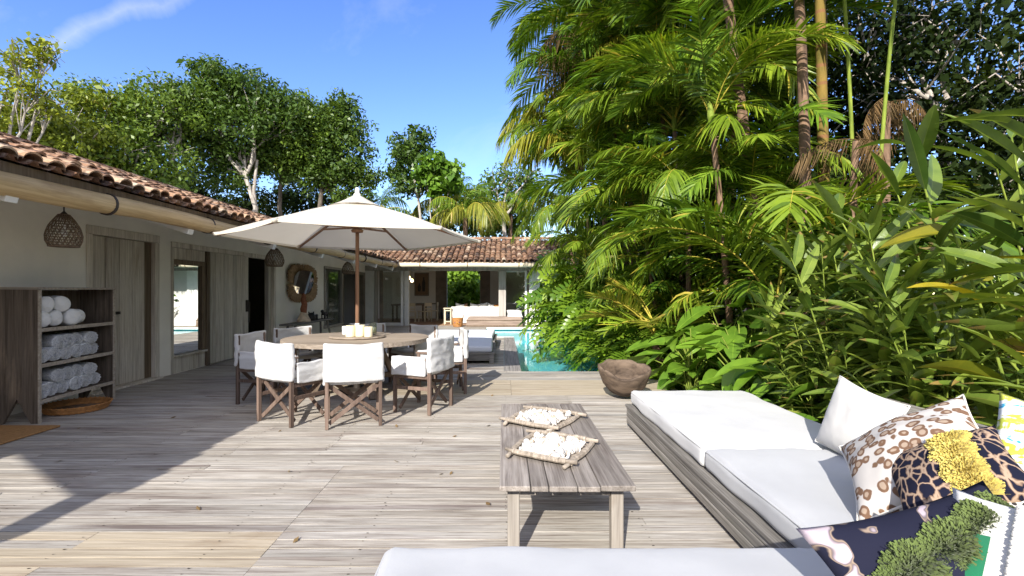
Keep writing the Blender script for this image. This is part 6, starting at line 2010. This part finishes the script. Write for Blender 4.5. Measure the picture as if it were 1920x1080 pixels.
tree('tree', 'dark tree filling the space behind the tall palm trunks', gnd(1500, 14),
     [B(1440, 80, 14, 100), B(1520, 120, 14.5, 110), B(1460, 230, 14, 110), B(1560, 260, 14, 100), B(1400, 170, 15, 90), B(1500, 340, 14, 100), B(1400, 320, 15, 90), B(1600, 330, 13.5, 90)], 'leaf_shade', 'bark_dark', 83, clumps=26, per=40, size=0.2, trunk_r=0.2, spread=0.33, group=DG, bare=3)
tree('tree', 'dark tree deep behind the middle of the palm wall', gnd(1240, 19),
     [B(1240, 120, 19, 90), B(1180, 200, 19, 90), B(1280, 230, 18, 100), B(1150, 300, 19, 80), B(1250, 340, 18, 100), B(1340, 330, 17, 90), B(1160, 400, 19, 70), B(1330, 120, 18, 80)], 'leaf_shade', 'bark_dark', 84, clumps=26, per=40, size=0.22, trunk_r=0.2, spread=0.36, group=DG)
SG = 'understory shrubs in the right planting'
for i, (bl, mt, lb, sz) in enumerate((
    ([(4.3, 13.5, 1.2, 1.3), (4.0, 12.2, 0.9, 1.1), (4.6, 12.6, 2.3, 1.1), (4.4, 14.4, 2.4, 1.2)], 'leaf_dark', 'dark shrub under the palms opposite the middle of the pool', 0.17),
    ([(4.6, 10.4, 1.1, 1.2), (5.0, 9.6, 2.2, 1.2), (4.9, 11.4, 2.0, 1.2), (4.3, 9.4, 0.7, 0.9)], 'leaf_dark', 'dark shrub under the palms behind the stiff yellow palm', 0.16),
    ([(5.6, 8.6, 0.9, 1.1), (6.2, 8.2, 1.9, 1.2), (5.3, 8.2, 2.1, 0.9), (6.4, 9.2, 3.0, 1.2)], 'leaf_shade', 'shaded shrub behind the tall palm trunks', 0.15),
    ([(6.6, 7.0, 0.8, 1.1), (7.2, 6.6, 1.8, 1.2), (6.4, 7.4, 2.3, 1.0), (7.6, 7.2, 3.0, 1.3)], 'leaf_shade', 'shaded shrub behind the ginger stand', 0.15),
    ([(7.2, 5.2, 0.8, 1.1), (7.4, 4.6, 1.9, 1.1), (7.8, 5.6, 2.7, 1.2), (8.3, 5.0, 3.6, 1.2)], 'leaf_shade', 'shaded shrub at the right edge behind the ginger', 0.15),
    ([(3.4, 17.4, 1.2, 1.3), (4.2, 18.6, 2.0, 1.5), (2.9, 19.0, 1.0, 1.0), (4.4, 17.2, 3.2, 1.4), (3.4, 19.4, 3.2, 1.3)], 'leaf_dark', 'dark shrub beside the end of the pavilion', 0.2),
    ([(4.0, 6.6, 0.4, 0.6), (4.5, 6.2, 0.9, 0.6), (3.7, 7.2, 0.5, 0.6), (4.9, 6.8, 1.4, 0.7)], 'leaf_mid', 'small green shrub at the foot of the ringed trunk', 0.11),
    ([(5.4, 5.6, 0.5, 0.7), (5.9, 5.2, 1.2, 0.7), (5.2, 6.0, 1.1, 0.6)], 'leaf_dark', 'small green shrub among the ginger canes', 0.10))):
    tree('shrub', lb, (bl[0][0], bl[0][1], -0.14), bl, mt, 'bark_dark', 90 + i, clumps=44, per=42, size=sz, trunk_r=0.05, spread=0.22, group=SG, cat='shrub')

# ---- cut leaved bushes along the pool
def lobed_leaf(rg, L_, wid, lobes=7):
    """a deeply cut leaf along +x, lobes as narrow strips off the midrib, drooping"""
    V, F = [], []
    def strip(p0, d, l_, w, droop):
        b = len(V)
        side = np.cross(d, np.array([0, 0, 1.0])); side = side / max(1e-6, np.linalg.norm(side))
        for s_, wf in ((0, 0.6), (0.45, 1.0), (0.8, 0.7), (1.0, 0.08)):
            p = p0 + d * l_ * s_ + np.array([0, 0, -droop * l_ * s_ * s_])
            V.append(p - side * w * 0.5 * wf); V.append(p + side * w * 0.5 * wf)
        for q in range(3):
            F.append((b + q * 2, b + q * 2 + 1, b + q * 2 + 3, b + q * 2 + 2))
    for k in range(lobes):
        u = 0.04 + 0.9 * k / (lobes - 1)
        c = np.array([L_ * u, 0, 0.10 * L_ * math.sin(u * 2.4) - 0.16 * L_ * u * u])
        for s_ in (1, -1):
            a = math.radians(104 - 80 * u + rg.normal(0, 4))
            d = np.array([math.cos(a), s_ * math.sin(a), 0.22])
            strip(c, d / np.linalg.norm(d), wid * (1.0 - 0.42 * u) * rg.uniform(0.9, 1.1), L_ * 0.135, 0.34)
    strip(np.array([0.0, 0, 0]), np.array([1.0, 0, 0.12]), L_ * 1.08, L_ * 0.09, 0.28)
    return np.array(V), np.array(F)
def rot_to(yaw, pitch, roll):
    return np.array(Euler((roll, pitch, yaw), 'XYZ').to_matrix())
def bush_meshes(seed, nl, rad, hgt, mat, leafL, maker, petiole_mat='green_stem', pr=0.008, lift=(0.25, 1.0), ribs=False):
    rg = np.random.default_rng(seed)
    V, F, T, off = [], [], [], 0
    mb_ = MB(seed)
    for k in range(nl):
        yaw_ = k * 2.39996 + rg.normal(0, 0.25)
        e = rg.uniform(lift[0], lift[1])
        rr_, hz_ = rad * (1.05 - 0.75 * e) * rg.uniform(0.7, 1.05), hgt * e * rg.uniform(0.8, 1.1)
        tip = np.array([rr_ * math.cos(yaw_), rr_ * math.sin(yaw_), max(0.12, hz_)])
        mid = tip * np.array([0.35, 0.35, 0.72])
        mb_.tube([Vector((tip[0] * 0.06, tip[1] * 0.06, 0)), Vector(mid), Vector(tip)], [pr * 1.3, pr, pr * 0.7], 5, cap=False)
        L_ = leafL * rg.uniform(0.75, 1.2)
        v, f = maker(rg, L_)
        pit = math.radians(rg.uniform(-12, 42) - 25 * (e - 0.5))
        v = v @ rot_to(yaw_ + rg.normal(0, 0.3), pit, rg.normal(0, 0.35)).T + tip
        V.append(v); F.append(f + off); off += len(v)
        tt = np.full(len(f), np.clip(rg.normal(0.5, 0.25), 0, 1)) + rg.normal(0, 0.05, len(f))
        if ribs:
            tt[1::3] += 0.35
        T.append(np.clip(tt, 0, 1))
    me = np_data('foliage', np.concatenate(V), np.concatenate(F), np.concatenate(T), mat, True)
    so = mb_.build('stems', petiole_mat, None, smooth=True)
    return me, so
PB = 'cut leaved bushes along the pool'
philo = []
for s_ in range(3):
    philo.append(bush_meshes(400 + s_, 110, 1.2, 1.35, 'philo_leaf', 0.60, lambda rg, L_: lobed_leaf(rg, L_, L_ * 0.50)))
def bush(name, label, cat, loc, rz, sc, pair, group):
    t = thing(name, label, cat, loc, rz, group)
    t.scale = sc if hasattr(sc, '__len__') else (sc,) * 3
    f_ = bpy.data.objects.new('foliage', pair[0]); COL.objects.link(f_); f_.parent = t
    s_ = bpy.data.objects.new('stem', pair[1].data); COL.objects.link(s_); s_.parent = t
    return t
for i, (x, y, sc, lb) in enumerate((
    (2.52, 8.95, (0.74, 0.74, 0.62), 'lowest cut leaved bush, at the near corner of the pool'),
    (2.55, 9.9, (0.85, 0.85, 0.85), 'yellow green cut leaved bush second from the near pool corner'),
    (2.7, 10.9, (0.95, 0.95, 1.0), 'cut leaved bush overhanging the near half of the pool'),
    (2.65, 12.0, (1.05, 1.05, 1.15), 'cut leaved bush overhanging the middle of the pool'),
    (2.6, 13.3, (1.15, 1.15, 1.5), 'tall cut leaved bush at the far half of the pool'),
    (2.25, 14.7, (1.15, 1.15, 1.75), 'tall cut leaved bush hiding the right end of the pavilion front'),
    (2.15, 16.2, (1.15, 1.15, 1.8), 'tall cut leaved bush against the white pavilion post'),
    (3.4, 11.4, (1.1, 1.1, 1.6), 'cut leaved bush in the second row behind the middle pool bush'))):
    bush('philodendron', lb, 'shrub', (x, y, -0.14), 0.9 * i, sc, philo[i % 3], PB)
for q in philo:
    bpy.data.objects.remove(q[1])

# ---- broad leaved clumps
def blade(rg, L_, W_, fold=0.25, bend=0.35, n=7, wave=0.0, tipw=0.9):
    """a lance shaped leaf along +x with a folded midrib and a bend"""
    V, F = [], []
    for i in range(n + 1):
        u = i / n
        w = W_ * 0.5 * (max(0.0, math.sin(math.pi * min(1, u ** tipw * 0.97 + 0.03))) ** 0.75)
        x, z = L_ * u * (1 - 0.12 * bend * u), -bend * L_ * u * u
        zz = wave * math.sin(u * 9) * W_
        V += [(x, -w, z + fold * w + zz), (x, -min(w, W_ * 0.022), z), (x, min(w, W_ * 0.022), z), (x, w, z + fold * w - zz)]
    for i in range(n):
        a = i * 4
        F += [(a, a + 1, a + 5, a + 4), (a + 1, a + 2, a + 6, a + 5), (a + 2, a + 3, a + 7, a + 6)]
    return np.array(V), np.array(F)
broad = [bush_meshes(430 + s_, 26, 0.55, 0.85, 'broad_leaf', 0.44, lambda rg, L_: blade(rg, L_, L_ * 0.38, 0.22, rg.uniform(0.1, 0.4)), lift=(0.15, 1.0), ribs=True) for s_ in range(3)]
BB = 'broad leaved plants behind the wooden bowl'
for i, (x, y, sc, lb) in enumerate((
    (2.55, 6.75, 0.9, 'broad leaved plant directly behind the wooden bowl'),
    (2.85, 6.0, 1.0, 'broad leaved plant at the far corner of the sofa'),
    (3.25, 6.6, 1.2, 'tall broad leaved plant behind the bowl, with upright paddle leaves'),
    (2.95, 5.2, 0.8, 'broad leaved plant beside the far white cushion'),
    (3.6, 5.9, 1.05, 'broad leaved plant between the bowl and the ginger'),
    (2.8, 7.5, 1.0, 'broad leaved plant between the stiff yellow palm and the bowl'),
    (3.2, 7.2, 1.15, 'tall broad leaved plant in the second row behind the bowl'),
    (3.3, 5.5, 0.9, 'broad leaved plant in the gap before the ginger canes'),
    (2.62, 5.6, 0.6, 'small broad leaved plant touching the far end of the sofa'),
    (3.0, 4.4, 0.65, 'low broad leaved plant beside the middle cushion'))):
    bush('broadleaf_plant', lb, 'plant', (x, y, -0.14), 1.3 * i, sc * 1.3, broad[i % 3], BB)
for q in broad:
    bpy.data.objects.remove(q[1])

# ---- ginger stand
def cane_data(seed, hgt, lean, nleaf, leafL, leafW, mat='ginger_leaf', up=0.55):
    rg = np.random.default_rng(seed)
    pts = []
    for i in range(12):
        u = i / 11
        pts.append(np.array([lean * u ** 1.8, 0.05 * math.sin(u * 3 + seed), hgt * u * (1 - 0.10 * (lean ** 2) * u)]))
    mb_ = MB(seed)
    mb_.tube([Vector(p) for p in pts], [0.014 * (1.15 - 0.75 * i / 11) for i in range(12)], 7, cap=False)
    V, F, T, off = [], [], [], 0
    rank = rg.uniform(0, 3.14)
    for k in range(nleaf):
        u = 0.26 + 0.74 * k / (nleaf - 1)
        fi = u * 11; i = min(10, int(fi)); b = pts[i] + (pts[i + 1] - pts[i]) * (fi - i)
        L_ = leafL * (0.8 + 0.35 * math.sin(u * 2.6)) * rg.uniform(0.65, 1.2)
        v, f = blade(rg, L_, leafW * rg.uniform(0.85, 1.15), rg.uniform(0.15, 0.5), rg.uniform(0.05, 0.5), 8, rg.uniform(0, 0.05), 0.85)
        yaw_ = rank + (math.pi if k % 2 else 0) + rg.normal(0, 0.35)
        elev = math.radians(rg.uniform(-5, 48) + 25 * max(0, u - 0.75) * 4 * up)
        v = v @ rot_to(yaw_, -elev, rg.normal(0, 0.45)).T + b
        V.append(v); F.append(f + off); off += len(v)
        tt = np.clip(rg.normal(0.47, 0.2) + np.where(np.arange(len(f)) % 3 == 0, 0.07, -0.07) + rg.normal(0, 0.035, len(f)), 0, 0.93)
        if rg.random() < 0.3:                              # browned tip
            tt[-3 * rg.integers(1, 3):] = 1.0
        tt[1::3] = np.minimum(0.92, tt[1::3] + 0.38)         # paler midrib
        if rg.random() < 0.12:
            tt[rg.integers(0, len(f))] = 1.0
        T.append(tt)
    fol = np_data('foliage', np.concatenate(V), np.concatenate(F), np.concatenate(T), mat, True)
    so = mb_.build('stem', 'green_stem', None, smooth=True)
    sd = so.data
    bpy.data.objects.remove(so)
    return sd, fol
CANES = [cane_data(500 + k, h_, ln_, int(nl_ * 1.35), 0.55, 0.106) for k, (h_, ln_, nl_) in enumerate(((2.5, 0.5, 15), (2.1, 0.7, 13), (1.7, 0.6, 11), (2.7, 0.35, 15), (1.35, 0.5, 9), (2.2, 0.9, 13)))]
YCANE = cane_data(520, 2.2, 0.5, 7, 0.5, 0.16, 'yellow_leaf', up=-0.5)
def ginger(label, x, y, n, seed, sc=1.0, yellow=False, face=None):
    rg = random.Random(seed)
    t = thing('ginger_plant', label, 'plant', (x, y, -0.14), 0, 'ginger plants behind the sofa')
    for k in range(n):
        sd, fo = CANES[rg.randrange(len(CANES))]
        if yellow and k == 0:
            sd, fo = YCANE
        a, r_ = rg.uniform(0, 6.28), rg.uniform(0.03, 0.22)
        s_ = bpy.data.objects.new('stem', sd); COL.objects.link(s_); s_.parent = t
        s_.location = (r_ * math.cos(a), r_ * math.sin(a), 0)
        yw = (face if face is not None else 180) + rg.uniform(-95, 95)
        s_.rotation_euler = (0, R(rg.uniform(-4, 8)), R(yw))
        q = sc * 0.9 * rg.uniform(0.8, 1.12); s_.scale = (q, q, q)
        f_ = bpy.data.objects.new('foliage', fo); COL.objects.link(f_); f_.parent = s_
        if yellow and k == 0:
            f_['label'] = 'yellowed drooping leaves'
    return t
for a in (("ginger plant at the right edge over the patterned pillows, some leaves yellow", 3.15, 2.95, 5, 1, 0.95, True),
          ("ginger plant behind the leopard pillow with tall lit canes", 3.05, 3.55, 5, 2, 0.95),
          ("ginger plant behind the white pillow leaning over the sofa back", 3.0, 4.15, 5, 3, 0.92),
          ("ginger plant at the right edge with broad pale undersides, second row", 3.75, 3.35, 5, 4, 1.05, True),
          ("tall ginger plant in the second row above the white pillow", 3.65, 4.2, 6, 5, 1.05),
          ("ginger plant left of the white pillow beside the middle cushion", 3.15, 4.85, 5, 6, 0.88),
          ("ginger plant in the back row at the right edge", 4.5, 3.9, 5, 7, 1.15, True),
          ("ginger plant in the back row under the dead palm", 4.3, 4.9, 6, 8, 1.05),
          ("ginger plant between the tall trunks and the broad leaved plants", 3.75, 5.55, 5, 9, 0.95),
          ("ginger plant at the back below the ringed trunk", 4.6, 5.9, 5, 10, 1.0),
          ("ginger plant deepest at the right, against the dark shrubs", 5.4, 4.7, 5, 11, 1.15),
          ("low ginger plant close behind the sofa back rail", 2.85, 3.25, 6, 12, 0.62),
          ("low ginger plant between the white pillow and the middle cushion", 2.85, 4.0, 6, 13, 0.60),
          ("low leaning ginger plant where the sofa cushions meet", 2.95, 4.6, 6, 14, 0.58),
          ("low ginger plant before the ringed trunk", 3.5, 5.0, 6, 15, 0.72),
          ("ginger plant in the gap behind the leopard pillow, second row", 3.35, 3.9, 6, 16, 0.85),
          ("ginger plant in the third row between the yellow leaved ones", 4.0, 4.35, 6, 17, 1.0),
          ("ginger plant in the third row left of the dead palm", 4.2, 5.4, 6, 18, 0.95)):
    ginger(*a)

# bark litter on the planting soil
rgn = np.random.default_rng(5)
cen = np.stack([rgn.uniform(2.7, 7.0, 900), rgn.uniform(0.5, 9.0, 900), np.full(900, -0.125)], 1)
V, F, T = leaf_cloud(rgn, cen, 5, 0.16, 0.09, 0.3, 2.5, 0.04)
V[:, 2] = np.maximum(V[:, 2], -0.137)
tag(np_mesh('leaf_litter', V, F, T, 'litter'), 'brown dry leaf litter on the soil of the planting bed', 'litter', kind='stuff')

# the wood behind the viewpoint, which the panes and the mirrors look back at
rgn = np.random.default_rng(9)
n = 900
a = rgn.uniform(R(185), R(355), n); rr = rgn.uniform(30, 36, n)
cen = np.stack([rr * np.cos(a), rr * np.sin(a), rgn.uniform(0, 1, n) ** 0.8 * (5.5 + 2.0 * np.sin(a * 9))], 1)
V, F, T = leaf_cloud(rgn, cen, 16, 1.1, 1.0, 0.6)
tag(np_mesh('treeline', V, F, T, 'leaf_mid'), 'dark green wood mirrored in the panes of the pavilion', 'woods', kind='stuff')
